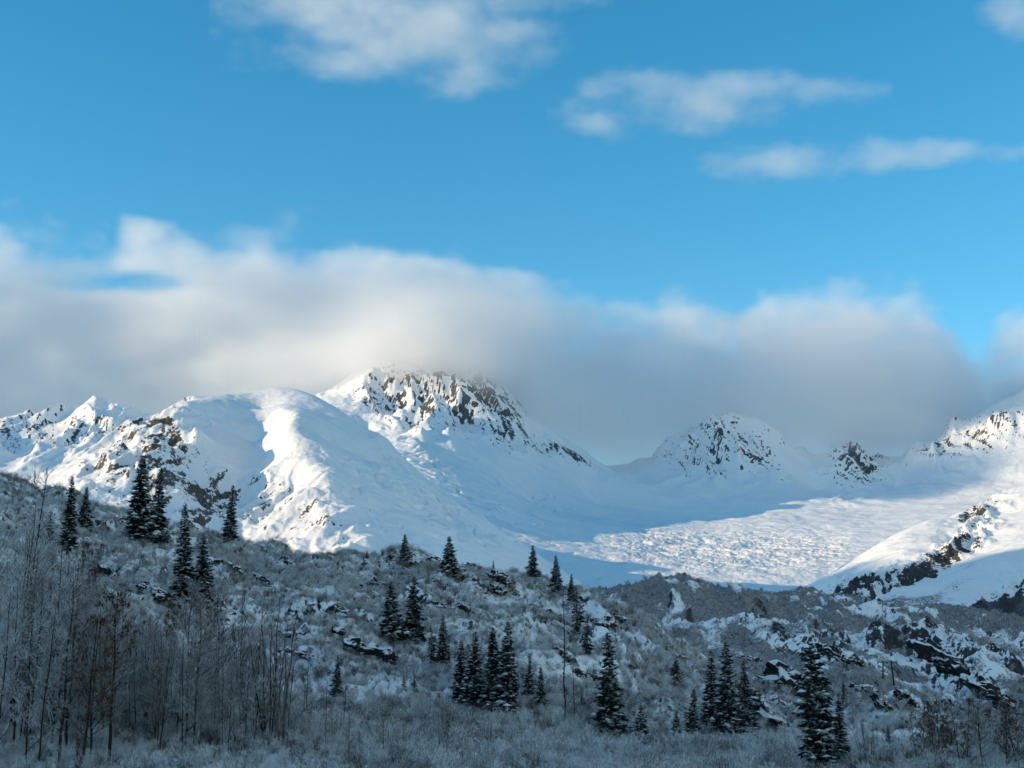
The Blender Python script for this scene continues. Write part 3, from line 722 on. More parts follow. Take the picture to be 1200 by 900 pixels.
SPRUCE = {
    'full': make_spruce(1, .155, .35, .04, .62, 44, 7),
    'full2': make_spruce(2, .175, .45, .05, .70, 40, 7),
    'full3': make_spruce(11, .16, .5, .16, .62, 40, 7, ragged=.42),
    'full4': make_spruce(12, .145, .3, .12, .70, 46, 7, ragged=.36),
    'slim2': make_spruce(13, .10, .7, .22, .55, 40, 6, ragged=.4),
    'slim': make_spruce(3, .095, .5, .10, .50, 44, 6),
    'wide': make_spruce(4, .25, .25, .05, .75, 30, 7),
    'wide2': make_spruce(5, .30, .30, .12, .70, 26, 7, ragged=.4),
    'sparse': make_spruce(6, .12, .6, .38, .40, 34, 5, ragged=.4),
    'blunt': make_spruce(8, .115, .35, .08, .60, 46, 7, top=0, bare=.05, ragged=.4),
    'young': make_spruce(9, .20, .2, .25, .35, 22, 5),
}
def place(kind_meshes, name, x, y, z, h, w, rz, label, cat, group):
    o = bpy.data.objects.new(name, None); C.collection.objects.link(o)
    o.empty_display_size = .5
    o.location = (x, y, z); o.rotation_euler = (rng.uniform(-.03, .03), rng.uniform(-.045, .045), rz); o.scale = (w, w, h)
    for nm, me in kind_meshes:
        q = link(nm, me, None, o)
        if nm in ('snow', 'leaves'): tag(q, kind='stuff')
    return tag(o, label, cat, group)
def spruce(px, base, top, kind, label, wide=1.0, name='spruce_tree'):
    X, Y, Z = hit(px, base, 95, 330, g2)
    h = (base - top) * Y / FPX * 1.02
    alt = {'full': ('full', 'full4', 'full3'), 'full2': ('full2', 'full3', 'full2'), 'slim': ('slim', 'slim2', 'slim')}.get(kind, (kind,))
    return place(SPRUCE[alt[int(px) % len(alt)]], name, X, Y, Z - .15, h, h * wide * 1.14, rng.uniform(0, 6.28), label, 'spruce', 'snowy spruces on the hillside')
for a in [
    (98, 617, 570, 'full', 'small spruce alone on the ridge at the left, right of the dark trio'),
    (80, 648, 557, 'slim', 'tall narrow spruce rising from bare brush at the far left'),
    (58, 640, 597, 'sparse', 'thin spruce at the far left, left of the tall narrow one'),
    (162, 636, 534, 'full2', 'tallest spruce of the ridge pair at the left, thick snowy crown'),
    (182, 640, 549, 'slim', 'narrower right-hand spruce of the ridge pair at the left', 1.25),
    (215, 706, 593, 'slim', 'tall spruce left of its shorter twin below the ridge pair', 1.1),
    (236, 712, 627, 'full', 'shorter spruce right of its tall twin below the ridge pair', 1.05),
    (269, 637, 569, 'slim', 'lone slim spruce against the sunlit snow of the left mountain', 1.15),
    (474, 662, 626, 'full2', 'short spruce on the ridge against the blue shaded snow, first from the left', 1.15),
    (527, 676, 628, 'wide', 'wide spruce on the middle of the ridge beside a dark boulder'),
    (578, 657, 641, 'slim', 'tiny pointed spruce on the ridge right of the wide one'),
    (571, 655, 647, 'young', 'tiniest spruce on the ridge just left of the tiny pointed one'),
    (625, 676, 639, 'full2', 'dense cone of spruce on the ridge right of the hollow', 1.25),
    (653, 698, 652, 'full', 'pointed spruce on the ridge, second of three going down to the right', 1.1),
    (670, 704, 672, 'full2', 'short spruce on the ridge, last of three going down to the right', 1.0),
    (677, 745, 690, 'sparse', 'ragged spruce leaning out below the ridge trio', 1.3),
    (688, 766, 720, 'sparse', 'lower ragged spruce hanging on the slope beneath the leaning one', 1.4),
    (459, 750, 683, 'full2', 'left one of the twin spruces in the middle of the near hillside', 1.15),
    (484, 748, 678, 'full2', 'right one of the twin spruces in the middle of the near hillside', 1.15),
    (519, 780, 721, 'slim', 'narrow spruce right below the twin spruces', 1.3),
    (506, 777, 733, 'sparse', 'small sparse spruce left of the narrow one below the twins', 1.1),
    (395, 818, 770, 'full', 'lone spruce standing in open brush right of the leafless woods', 1.0),
    (486, 822, 786, 'sparse', 'spindly spruce in the open brush below the longest ledge', 1.0),
    (473, 808, 792, 'young', 'tiny green spruce sapling in open brush left of the spindly one'),
    (540, 824, 754, 'full2', 'leftmost spruce of the big dark clump in the centre', .95),
    (556, 826, 743, 'full', 'second spruce from the left in the big dark clump in the centre', 1.05),
    (579, 832, 739, 'full', 'second spruce from the right in the big dark clump in the centre', 1.05),
    (593, 836, 734, 'full2', 'rightmost and tallest spruce of the big dark clump in the centre', .95),
    (619, 822, 772, 'full', 'left one of two small spruces right of the big dark clump', .95),
    (635, 832, 783, 'full', 'right one of two small spruces right of the big dark clump', .95),
    (683, 842, 806, 'sparse', 'ragged small spruce between the snag and the big cone-shaped spruce', 1.2),
    (719, 872, 748, 'full', 'big cone-shaped spruce heavy with snow right of the centre', .95),
    (753, 879, 826, 'wide', 'bushy low spruce right of the big cone-shaped one', .9),
    (794, 876, 833, 'full2', 'small spruce left of the slightly taller one near the dark trio'),
    (812, 876, 810, 'full', 'slightly taller snowy spruce just left of the dark trio', 1.0),
    (833, 864, 768, 'slim', 'left spruce of the dark trio right of the centre', 1.25),
    (857, 876, 759, 'full', 'middle and tallest spruce of the dark trio right of the centre', 1.0),
    (875, 858, 778, 'slim', 'right spruce of the dark trio right of the centre', 1.3),
    (960, 912, 764, 'blunt', 'tallest spruce at the right with a blunt bushy top', .9),
    (986, 906, 818, 'slim', 'slender spruce tucked behind the tallest one at the right', 1.2),
    (792, 803, 772, 'wide2', 'low shrubby spruce on the open slope under the right shoulder', 1.0),
    (989, 818, 793, 'slim', 'small distant spruce right of the tallest one', 1.2),
    (1042, 890, 852, 'full', 'small snowy spruce by the brown brush at the lower right', .95),
    (944, 800, 784, 'full', 'tiny spruce peeping out left of the tallest one at the right'),
    (799, 760, 744, 'slim', 'tiny distant spruce at the foot of the rocky hill'),
    (318, 668, 655, 'young', 'tiny spruce in the dip of the near ridge line'),
    (430, 655, 644, 'young', 'tiny spruce on the ridge below the sunlit snow edge'),
]: spruce(*a)
stamp('spruces')

# ---------------- leafless trees
def make_bare(seed, spread=.5, stems=1, limbs=16, twigs=7, rr=.012, start=.25, leaves=0, lift=.55, fine=1.0, mat=None):
    """meshes of a leafless tree one unit tall: trunk with limbs, twigs as crown"""
    r = random.Random(seed)
    tr, cr, lf = Geo(), Geo(), Geo()
    for s_ in range(stems):
        a0 = r.uniform(0, 6.28); off = 0 if stems == 1 else r.uniform(.02, .10); H = r.uniform(.7, 1.0) if s_ else 1.0
        tilt = 0.02 if stems == 1 else r.uniform(.03, .16)
        P = [np.array((math.cos(a0) * (off + tilt * z) + r.uniform(-.008, .008), math.sin(a0) * (off + tilt * z) + r.uniform(-.008, .008), z * H - (.05 if z == 0 else 0))) for z in (0, .15, .3, .45, .6, .75, .88, 1.0)]
        tr.path(P, rr / math.sqrt(stems) * 1.2, .0016, 5)
        for i in range(max(4, limbs // stems)):
            zf = start + (1 - start) * (i + r.random()) / max(4, limbs // stems) * .96
            q = zf * 7; k = min(6, int(q)); c = P[k] + (P[k + 1] - P[k]) * (q - k)
            L = spread * (1.05 - zf) ** .7 * r.uniform(.45, 1.0) * .55 + .04
            a = r.uniform(0, 6.28)
            d = np.array((math.cos(a), math.sin(a), lift * r.uniform(.5, 1.6))); d /= np.linalg.norm(d)
            Q = [c]
            for m in range(3):
                d = d + np.array((r.uniform(-.25, .25), r.uniform(-.25, .25), r.uniform(-.05, .3))); d /= np.linalg.norm(d)
                Q.append(Q[-1] + d * L / 3)
            tr.path(Q, .0042 * (1.2 - zf), .0013, 3)
            for t_ in range(twigs):
                f = r.uniform(.15, 1.0) * 3; m = min(2, int(f)); b = Q[m] + (Q[m + 1] - Q[m]) * (f - m)
                e = d + np.array((r.uniform(-1.1, 1.1), r.uniform(-1.1, 1.1), r.uniform(-.7, .7))); e /= np.linalg.norm(e)
                l = L * r.uniform(.25, .6) + .02
                b2 = b + e * l * .55
                e2 = e + np.array((r.uniform(-.4, .4), r.uniform(-.4, .4), r.uniform(-.2, .4))); e2 /= np.linalg.norm(e2)
                b3 = b2 + e2 * l * .45
                cr.path([b, b2, b3], .0017 * fine, .0009 * fine, 3)
                for w_ in range(3):
                    g_ = b + (b3 - b) * r.uniform(.3, .95)
                    e3 = e2 + np.array((r.uniform(-.8, .8), r.uniform(-.8, .8), r.uniform(-.5, .7))); e3 /= np.linalg.norm(e3)
                    cr.stick(g_, g_ + e3 * l * r.uniform(.2, .5), .0011 * fine, .0006 * fine, 3)
                if leaves and r.random() < leaves:
                    for w_ in range(6):
                        p = b3 + np.array([r.uniform(-.02, .02) for _ in range(3)])
                        lf.blade(p, p + np.array((r.uniform(-.015, .015), r.uniform(-.015, .015), -r.uniform(.012, .03))), .008, (r.uniform(-1, 1), r.uniform(-1, 1), .3))
    out = [('trunk', tr.mesh('trunk', M_trunk)), ('crown', cr.mesh('crown', mat or M_twig))]
    if leaves: out.append(('leaves', lf.mesh('leaves', M_brownleaf, False)))
    return out
BARE = {
    'tall': [make_bare(21 + i, .60, 1, 40, 9, .008, .16, fine=1.05) for i in range(3)],
    'clump': [make_bare(31 + i, .50, 4, 48, 8, .010, .14, lift=1.2, fine=1.05) for i in range(3)],
    'pole': [make_bare(41 + i, .16, 1, 12, 4, .008, .3) for i in range(2)],
    'frosty': [make_bare(51 + i, .62, 2, 46, 9, .010, .10, lift=.4, mat=M_frost, fine=1.15) for i in range(3)],
    'hoary': [make_bare(55 + i, .52, 2, 40, 8, .012, .10, lift=.5, mat=M_hoary, fine=1.1) for i in range(3)],
    'leafy': [make_bare(61 + i, .50, 1, 24, 7, .011, .25, leaves=.22, mat=M_brown) for i in range(2)],
    'brown': [make_bare(71 + i, .50, 2, 34, 8, .012, .12, leaves=.34, mat=M_brown, fine=1.3) for i in range(3)],
    'broom': [make_bare(81 + i, .34, 6, 42, 4, .013, .12, lift=2.4) for i in range(2)],
    'snag': [make_bare(91, .09, 1, 20, 2, .0055, .3, lift=.1)],
}
def bare(px, base, top, kind, label, wide=1.0, name='leafless_tree', cat='leafless tree', group='leafless trees in the valley', y=None):
    if y is None: X, Y, Z = hit(px, base, 85, 330, g2)
    else: X, Y = (px - 600) / FPX * y * 1.0, y; Z = float(ground(np.array([X]), np.array([Y]))[0])
    if y is None: h = (base - top) * Y / FPX
    else:                                              # foot hidden in the brush: only the top is given
        h = max(1.5, pt(px, top, Y)[2] - Z)
    return place(rng.choice(BARE[kind]), name, X, Y, Z - .1, h, h * wide, rng.uniform(0, 6.28), label, cat, group)
for a in [
    (69, 893, 690, 'tall', 'dark leafless tree with the thickest straight trunk at the lower left'),
    (76, 890, 740, 'pole', 'leafless tree leaning close against the thickest trunk at the lower left', 1.2),
    (104, 896, 730, 'tall', 'leafless tree with a forked dark trunk, right of the thickest trunk'),
    (113, 0, 722, 'leafy', 'leafless tree holding rusty brown leaf clusters, left of its brown neighbour', .9, 'leafless_tree', 'leafless tree', 'leafless trees in the valley', 113),
    (143, 0, 692, 'leafy', 'leafless tree with the largest rusty brown leaf clusters', .9, 'leafless_tree', 'leafless tree', 'leafless trees in the valley', 115),
    (206, 872, 760, 'pole', 'thin leafless trunk left of the close dark pair'),
    (217, 869, 690, 'tall', 'left trunk of the close dark leafless pair below the shorter spruce'),
    (227, 872, 712, 'tall', 'right trunk of the close dark leafless pair below the shorter spruce'),
    (247, 852, 770, 'pole', 'thin leafless trunk left of the stout one'),
    (256, 851, 695, 'tall', 'stout dark leafless tree right of the close pair'),
    (291, 862, 700, 'clump', 'leafless tree with a crooked upward fork left of the reddish clump', .8),
    (317, 868, 706, 'broom', 'reddish leafless clump of many upright stems, top like a broom', 1.0),
    (331, 864, 730, 'broom', 'smaller upright leafless clump at the right side of the reddish one', .8),
    (358, 850, 772, 'pole', 'thin leafless sapling left of the lone spruce in open brush'),
    (381, 852, 790, 'pole', 'thin leafless sapling just left under the lone spruce in open brush'),
    (402, 862, 795, 'pole', 'thin leafless sapling just right of the lone spruce in open brush'),
    (450, 894, 822, 'tall', 'small leafless tree at the bottom, left of the upright one in frosted brush', .7),
    (517, 888, 815, 'broom', 'upright leafless tree with a narrow fan of branches at the bottom centre', .7),
    (571, 894, 838, 'broom', 'small leafless fan of branches right of the upright one at the bottom centre', .8),
    (440, 880, 838, 'pole', 'short thin leafless stem at the bottom left of the small leafless tree'),
    (661, 846, 692, 'snag', 'tall bare snag, a thin dead pole on the slope right of the centre', 1.0, 'dead_snag', 'dead tree', None),
    (722, 760, 702, 'snag', 'thin dead snag sticking up at the right end of the near ridge', 1.0, 'dead_snag', 'dead tree', None),
    (673, 845, 775, 'pole', 'thin leafless sapling right beside the tall bare snag'),
    (947, 905, 812, 'snag', 'pale dead pole at the left side of the tallest spruce', .8, 'dead_snag', 'dead tree', None),
    (1018, 905, 845, 'broom', 'small leafless bush-like tree right of the tallest spruce', 1.0),
    (922, 892, 850, 'frosty', 'frosted leafless bush left of the tallest spruce', 1.0),
    (1080, 905, 838, 'brown', 'brown leafless tree at the left end of the brown grove at the lower right', .8),
    (1103, 908, 824, 'brown', 'brown leafless tree, second from the left in the brown grove', .8),
    (1128, 908, 822, 'brown', 'brown leafless tree in the middle of the brown grove', .8),
    (1152, 908, 816, 'tall', 'darker bare tree standing among the brown grove', .9),
    (1176, 908, 826, 'brown', 'brown leafless tree, second from the right in the brown grove', .8),
    (1198, 908, 812, 'brown', 'brown leafless tree cut by the right picture edge', .8),
]: bare(*a)
# the woods at the left: pale frosted trees at the edge, darker saplings behind
for px, top, y in [(-14, 566, 118), (8, 550, 122), (26, 590, 124), (40, 640, 118), (14, 680, 110), (54, 700, 112)]:
    bare(px, 0, top, 'hoary', 'pale frosted leafless tree at the left picture edge', .62, group='pale frosted trees at the left edge', y=y)
r2 = random.Random(99)
for i in range(165):
    px = r2.uniform(20, 345); y = r2.uniform(118, 165)
    crest = np.interp(px, [0, 60, 120, 200, 260, 330, 345], [590, 628, 676, 722, 734, 752, 775])
    if i > 135:                                        # stragglers thinning out into the open brush
        px = r2.uniform(330, 440); y = r2.uniform(118, 140)
        crest = np.interp(px, [330, 370, 440], [770, 800, 850])
    top = crest + abs(r2.gauss(0, 1)) * 42
    kind = r2.choice(['tall', 'hoary', 'tall', 'pole', 'clump', 'hoary', 'frosty'])
    bare(px, 0, top, kind, 'thin leafless tree among the crowded frosted woods at the lower left', r2.uniform(.6, .85), group='crowded leafless woods at the lower left', y=y)
for i in range(14):
    px = r2.uniform(48, 118); y = r2.uniform(160, 182)
    bare(px, 0, r2.uniform(632, 668), 'brown', 'brownish leafless tree around the narrow spruces at the far left', .6, group='brownish trees below the left ridge', y=y)
for i in range(10):
    px = r2.uniform(195, 262); y = r2.uniform(160, 178)
    bare(px, 0, r2.uniform(690, 725), 'brown', 'brownish leafless tree at the foot of the spruce twins', .6, group='brownish trees at the foot of the spruce twins', y=y)
for i in range(26):
    px = r2.uniform(1070, 1215); y = r2.uniform(118, 150)
    bare(px, 0, r2.uniform(818, 862), r2.choice(['brown', 'brown', 'tall', 'hoary']), 'leafless tree in the mixed brown grove at the lower right', .95, group='mixed brown grove at the lower right', y=y)
stamp('bare trees')

# ---------------- power line frame far up the valley
def power_frame(px, base, top, label):
    X, Y, Z = hit(px, base, 300, 900, g2)
    k = Y / FPX; h = (base - top) * k; w = 12 * k
    o = bpy.data.objects.new('power_pole', None); C.collection.objects.link(o); o.location = (X, Y, Z)
    tag(o, label, 'power pole')
    M = M_trunk
    for sx in (-1, 1):
        g = Geo(); g.stick((sx * w * .55, 0, -1), (sx * w * .38, 0, h), .28, .2, 6); link('pole', g.mesh('pole', M), None, o)
    g = Geo(); g.stick((-w * .95, 0, h * .93), (w * .95, 0, h * .93), .2, .2, 4); link('crossarm', g.mesh('crossarm', M), None, o)
    for sx in (-.9, 0, .9):
        g = Geo(); g.stick((sx * w, 0, h * .92), (sx * w, 0, h * .84), .14, .14, 4); link('insulator', g.mesh('insulator', M), None, o)
    g = Geo(); g.stick((-w * .5, 0, h * .45), (w * .42, 0, h * .9), .1, .1, 4); g.stick((w * .5, 0, h * .45), (-w * .42, 0, h * .9), .1, .1, 4); link('brace', g.mesh('brace', M), None, o)
power_frame(1041, 801, 775, 'two-legged wooden power line frame on the far slope at the right')

# ---------------- brush that nobody could count
def make_shrub(seed, stems=11, side=7, sub=3, r0=.012, mat=None, spread=.6):
    r = random.Random(seed); g = Geo()
    for s_ in range(stems):
        a = r.uniform(0, 6.28); sp_ = r.uniform(.15, 1.0) * spread; H = r.uniform(.6, 1.0)
        P = [np.array((math.cos(a) * sp_ * t_ ** 1.3 + r.uniform(-.04, .04) * t_, math.sin(a) * sp_ * t_ ** 1.3 + r.uniform(-.04, .04) * t_, H * t_ - .05 * (t_ == 0))) for t_ in (0, .35, .7, 1.0)]
        g.path(P, r0, r0 * .4, 3)
        for i in range(side):
            f = r.uniform(.5, 3); k = min(2, int(f)); b = P[k] + (P[k + 1] - P[k]) * (f - k)
            e = np.array((r.uniform(-1, 1), r.uniform(-1, 1), r.uniform(-.1, 1.1))); e /= np.linalg.norm(e)
            l = r.uniform(.12, .34); c = b + e * l
            g.stick(b, c, r0 * .55, r0 * .3, 3)
            for j in range(sub):
                m = b + (c - b) * r.uniform(.3, 1); e2 = e + np.array([r.uniform(-.9, .9) for _ in range(3)]); e2 /= np.linalg.norm(e2)
                g.stick(m, m + e2 * l * r.uniform(.3, .7), r0 * .38, r0 * .2, 3)
    return g.mesh('brush', mat or M_frost)
def scatter(name, meshes, pts, label, mat_kind='brush'):
    """one mass of brush: instances on points carrying turn, size and kind"""
    col = bpy.data.collections.new(name + '_kinds')
    for i, me in enumerate(meshes):
        o = bpy.data.objects.new('%s_kind_%02d' % (name, i), me); col.objects.link(o)
    pts = np.asarray(pts, float)
    me = bpy.data.meshes.new(name); me.vertices.add(len(pts)); me.vertices.foreach_set('co', pts[:, :3].astype(np.float32).ravel())
    attr(me, 'turn', pts[:, 3]); attr(me, 'size', pts[:, 4]); attr(me, 'tall', pts[:, 5])
    d = me.attributes.new('which', 'INT', 'POINT'); d.data.foreach_set('value', pts[:, 6].astype(np.int32))
    me.update()
    o = link(name, me)
    ng = bpy.data.node_groups.new(name, 'GeometryNodeTree')
    ng.interface.new_socket('Geometry', in_out='INPUT', socket_type='NodeSocketGeometry')
    ng.interface.new_socket('Geometry', in_out='OUTPUT', socket_type='NodeSocketGeometry')
    N = ng.nodes.new; L = ng.links.new
    gi, go = N('NodeGroupInput'), N('NodeGroupOutput')
    ci = N('GeometryNodeCollectionInfo'); ci.inputs['Collection'].default_value = col
    ci.inputs['Separate Children'].default_value = True; ci.inputs['Reset Children'].default_value = True
    ip = N('GeometryNodeInstanceOnPoints'); ip.inputs['Pick Instance'].default_value = True
    def na(n_, t_='FLOAT'):
        q = N('GeometryNodeInputNamedAttribute'); q.data_type = t_; q.inputs[0].default_value = n_; return q.outputs[0]
    cx = N('ShaderNodeCombineXYZ'); L(na('turn'), cx.inputs[2])
    er = N('FunctionNodeEulerToRotation'); L(cx.outputs[0], er.inputs[0])
    sc = N('ShaderNodeCombineXYZ'); s_ = na('size'); L(s_, sc.inputs[0]); L(s_, sc.inputs[1]); L(na('tall'), sc.inputs[2])
    L(gi.outputs[0], ip.inputs['Points']); L(ci.outputs[0], ip.inputs['Instance']); L(na('which', 'INT'), ip.inputs['Instance Index'])
    L(er.outputs[0], ip.inputs['Rotation']); L(sc.outputs[0], ip.inputs['Scale'])
    L(ip.outputs[0], go.inputs[0])
    md = o.modifiers.new('scatter', 'NODES'); md.node_group = ng
    return tag(o, label, kind='stuff')
nr = np.random.default_rng(5)
near_kinds = [make_shrub(201 + i, 12, 8, 3, .012) for i in range(4)] + [make_shrub(211 + i, 10, 7, 3, .012, M_twig) for i in range(2)] + [make_shrub(215, 12, 8, 3, .011, M_wood)]
N_ = 44000
yy = np.sqrt(nr.uniform(88 ** 2, 275 ** 2, N_)); xx = nr.uniform(-.42, .42, N_) * yy
zz = ground(xx, yy)
clear = fbm(xx / 9, yy / 12, 3, 701) + .35 * fbm(xx / 3, yy / 3, 2, 703)
steep = sstep(130, 170, yy)
keep = (nr.random(N_) < np.where(yy < 150, .80, .95)) & ((clear > -.8) | (yy < 140))
xx, yy, zz, clear = xx[keep], yy[keep], zz[keep], clear[keep]
hgt = np.where(yy < 150, 1.5, .95) * nr.uniform(.55, 1.35, len(xx)) * (1 + .35 * np.clip(fbm(xx / 14, yy / 14, 2, 705), -1, 1))
wid = hgt * nr.uniform(.8, 1.3, len(xx)) * np.where(yy < 150, .9, 1.15)
which = np.where(nr.random(len(xx)) < .46 + .40 * np.clip(fbm(xx / 20, yy / 20, 2, 707), -.6, 1), nr.integers(4, 7, len(xx)), nr.integers(0, 4, len(xx)))
scatter('hillside_brush', near_kinds, np.stack([xx, yy, zz - .05, nr.uniform(0, 6.28, len(xx)), wid, hgt, which], -1), 'frosted leafless brush covering the near hillside and valley')
far_kinds = [make_shrub(221 + i, 7, 4, 2, .03, M_twig) for i in range(2)] + [make_shrub(231, 7, 4, 2, .03, M_frost)]
N_ = 26000
yy = np.sqrt(nr.uniform(300 ** 2, 1350 ** 2, N_)); xx = nr.uniform(-.06, .42, N_) * yy
jj = np.clip(np.interp(yy, mid_ys, np.arange(430)), 0, 429).astype(int); ii = np.clip((xx / yy + .10) / .66 * (Xm.shape[1] - 1), 0, Xm.shape[1] - 1).astype(int)
keep = nr.random(N_) < np.clip(scrub_m[jj, ii] * 1.1, 0, 1) * (rock_m[jj, ii] < .45)
xx, yy = xx[keep], yy[keep]; zz = ground_mid(xx, yy)
hgt = nr.uniform(.8, 2.0, len(xx)) * np.where(nr.random(len(xx)) < .12, 2.0, 1.0)
scatter('far_brush', far_kinds, np.stack([xx, yy, zz - .05, nr.uniform(0, 6.28, len(xx)), hgt * 1.2, hgt, nr.choice([0, 1, 2], len(xx), p=[.42, .42, .16])], -1), 'grey leafless brush covering the rocky hills beyond the near hillside')
stamp('brush')

# ================================================================== CLOUDS (real volumes)
def perlin3(x, y, z, seed=0):
    ix, iy, iz = np.floor(x), np.floor(y), np.floor(z)
    fx, fy, fz = x - ix, y - iy, z - iz
    f = lambda t: t * t * t * (t * (t * 6 - 15) + 10)
    u, v, w = f(fx), f(fy), f(fz)
    def g(a, b, c):
        h = _hash(ix + a, iy + b, seed + 7 * 0) ^ _hash(iz + c, ix + a + 57 * (iy + b), seed + 101)
        h = _hash(h & 0xFFFF, (h >> 16) & 0xFFFF, seed)
        t1 = (h & 0xFFFF) / 65536.0 * 2 * math.pi
        t2 = ((h >> 16) & 0xFFFF) / 32768.0 - 1
        r = np.sqrt(1 - t2 * t2)
        return r * np.cos(t1) * (fx - a) + r * np.sin(t1) * (fy - b) + t2 * (fz - c)
    def lx(b, c): return g(0, b, c) * (1 - u) + g(1, b, c) * u
    def ly(c): return lx(0, c) * (1 - v) + lx(1, c) * v
    return (ly(0) * (1 - w) + ly(1) * w) * 1.5
def fbm3(x, y, z, o, seed, gain=.5):
    t, a = 0, 1.0
    for k in range(o):
        t = t + a * perlin3(x * 2 ** k + 3.1 * k, y * 2 ** k, z * 2 ** k - 5.7 * k, seed + k)
        a *= gain
    return t

def cloud_material(name, sigma, step):
    m = bpy.data.materials.new(name); m.use_nodes = True
    nt = m.node_tree; nt.nodes.clear()
    out = nt.nodes.new('ShaderNodeOutputMaterial')
    pv = nt.nodes.new('ShaderNodeVolumePrincipled')
    at = nt.nodes.new('ShaderNodeAttribute'); at.attribute_name = 'density'
    mu = nt.nodes.new('ShaderNodeMath'); mu.operation = 'MULTIPLY'; mu.inputs[1].default_value = sigma
    nt.links.new(at.outputs['Fac'], mu.inputs[0])
    nt.links.new(mu.outputs[0], pv.inputs['Density'])
    pv.inputs['Density Attribute'].default_value = ''
    pv.inputs['Color'].default_value = (0.998, 0.998, 0.998, 1)
    pv.inputs['Anisotropy'].default_value = 0.15
    nt.links.new(pv.outputs[0], out.inputs['Volume'])
    if hasattr(m, 'cycles'):
        try: m.cycles.volume_step_rate = step
        except Exception: pass
    return m

def cloud(name, lo, hi, res, field, mat, label):
    """volume cloud: field(x, y, z) -> density 0..1 sampled on a lattice kept in the mesh and filled into a grid"""
    nx, ny, nz = res
    xs, ys, zs = (np.linspace(lo[i], hi[i], res[i]) for i in range(3))
    Xc, Yc, Zc = np.meshgrid(xs, ys, zs, indexing='ij')
    D = np.clip(field(Xc, Yc, Zc), 0, 1)
    for ax in range(3):                                    # nothing touches the sides of the box
        s = [slice(None)] * 3
        s[ax] = 0; D[tuple(s)] = 0; s[ax] = -1; D[tuple(s)] = 0
    me = bpy.data.meshes.new(name)
    me.vertices.add(D.size)
    me.vertices.foreach_set('co', np.stack([Xc, Yc, Zc], -1).astype(np.float32).ravel())
    attr(me, 'd', D)
    me.update()
    o = link(name, me)
    ng = bpy.data.node_groups.new(name, 'GeometryNodeTree')
    ng.interface.new_socket('Geometry', in_out='INPUT', socket_type='NodeSocketGeometry')
    ng.interface.new_socket('Geometry', in_out='OUTPUT', socket_type='NodeSocketGeometry')
    N = ng.nodes.new; L = ng.links.new
    gi, go = N('NodeGroupInput'), N('NodeGroupOutput')
    vc = N('GeometryNodeVolumeCube')
    vc.inputs['Min'].default_value = lo; vc.inputs['Max'].default_value = hi
    for i, a in enumerate('XYZ'): vc.inputs['Resolution ' + a].default_value = res[i]
    pos = N('GeometryNodeInputPosition'); sep = N('ShaderNodeSeparateXYZ'); L(pos.outputs[0], sep.inputs[0])
    idx = []
    for i in range(3):
        mr = N('ShaderNodeMapRange'); mr.inputs[1].default_value = lo[i]; mr.inputs[2].default_value = hi[i]
        mr.inputs[3].default_value = 0; mr.inputs[4].default_value = res[i] - 1
        L(sep.outputs[i], mr.inputs[0])
        rd = N('ShaderNodeMath'); rd.operation = 'ROUND'; L(mr.outputs[0], rd.inputs[0])
        idx.append(rd.outputs[0])
    def ma(a, k, b):
        n_ = N('ShaderNodeMath'); n_.operation = 'MULTIPLY_ADD'
        L(a, n_.inputs[0]); n_.inputs[1].default_value = k; L(b, n_.inputs[2]); return n_.outputs[0]
    t = ma(idx[1], nz, idx[2]); t = ma(idx[0], ny * nz, t)
    si = N('GeometryNodeSampleIndex'); si.data_type = 'FLOAT'; si.domain = 'POINT'
    na = N('GeometryNodeInputNamedAttribute'); na.data_type = 'FLOAT'; na.inputs[0].default_value = 'd'
    L(gi.outputs[0], si.inputs['Geometry']); L(na.outputs[0], si.inputs['Value'])
    ii = N('FunctionNodeFloatToInt'); L(t, ii.inputs[0]); L(ii.outputs[0], si.inputs['Index'])
    L(si.outputs[0], vc.inputs['Density'])
    sm = N('GeometryNodeSetMaterial'); sm.inputs['Material'].default_value = mat
    L(vc.outputs[0], sm.inputs[0]); L(sm.outputs[0], go.inputs[0])
    me.materials.append(mat)
    md = o.modifiers.new('volume', 'NODES'); md.node_group = ng
    return tag(o, label, 'cloud', kind='stuff')

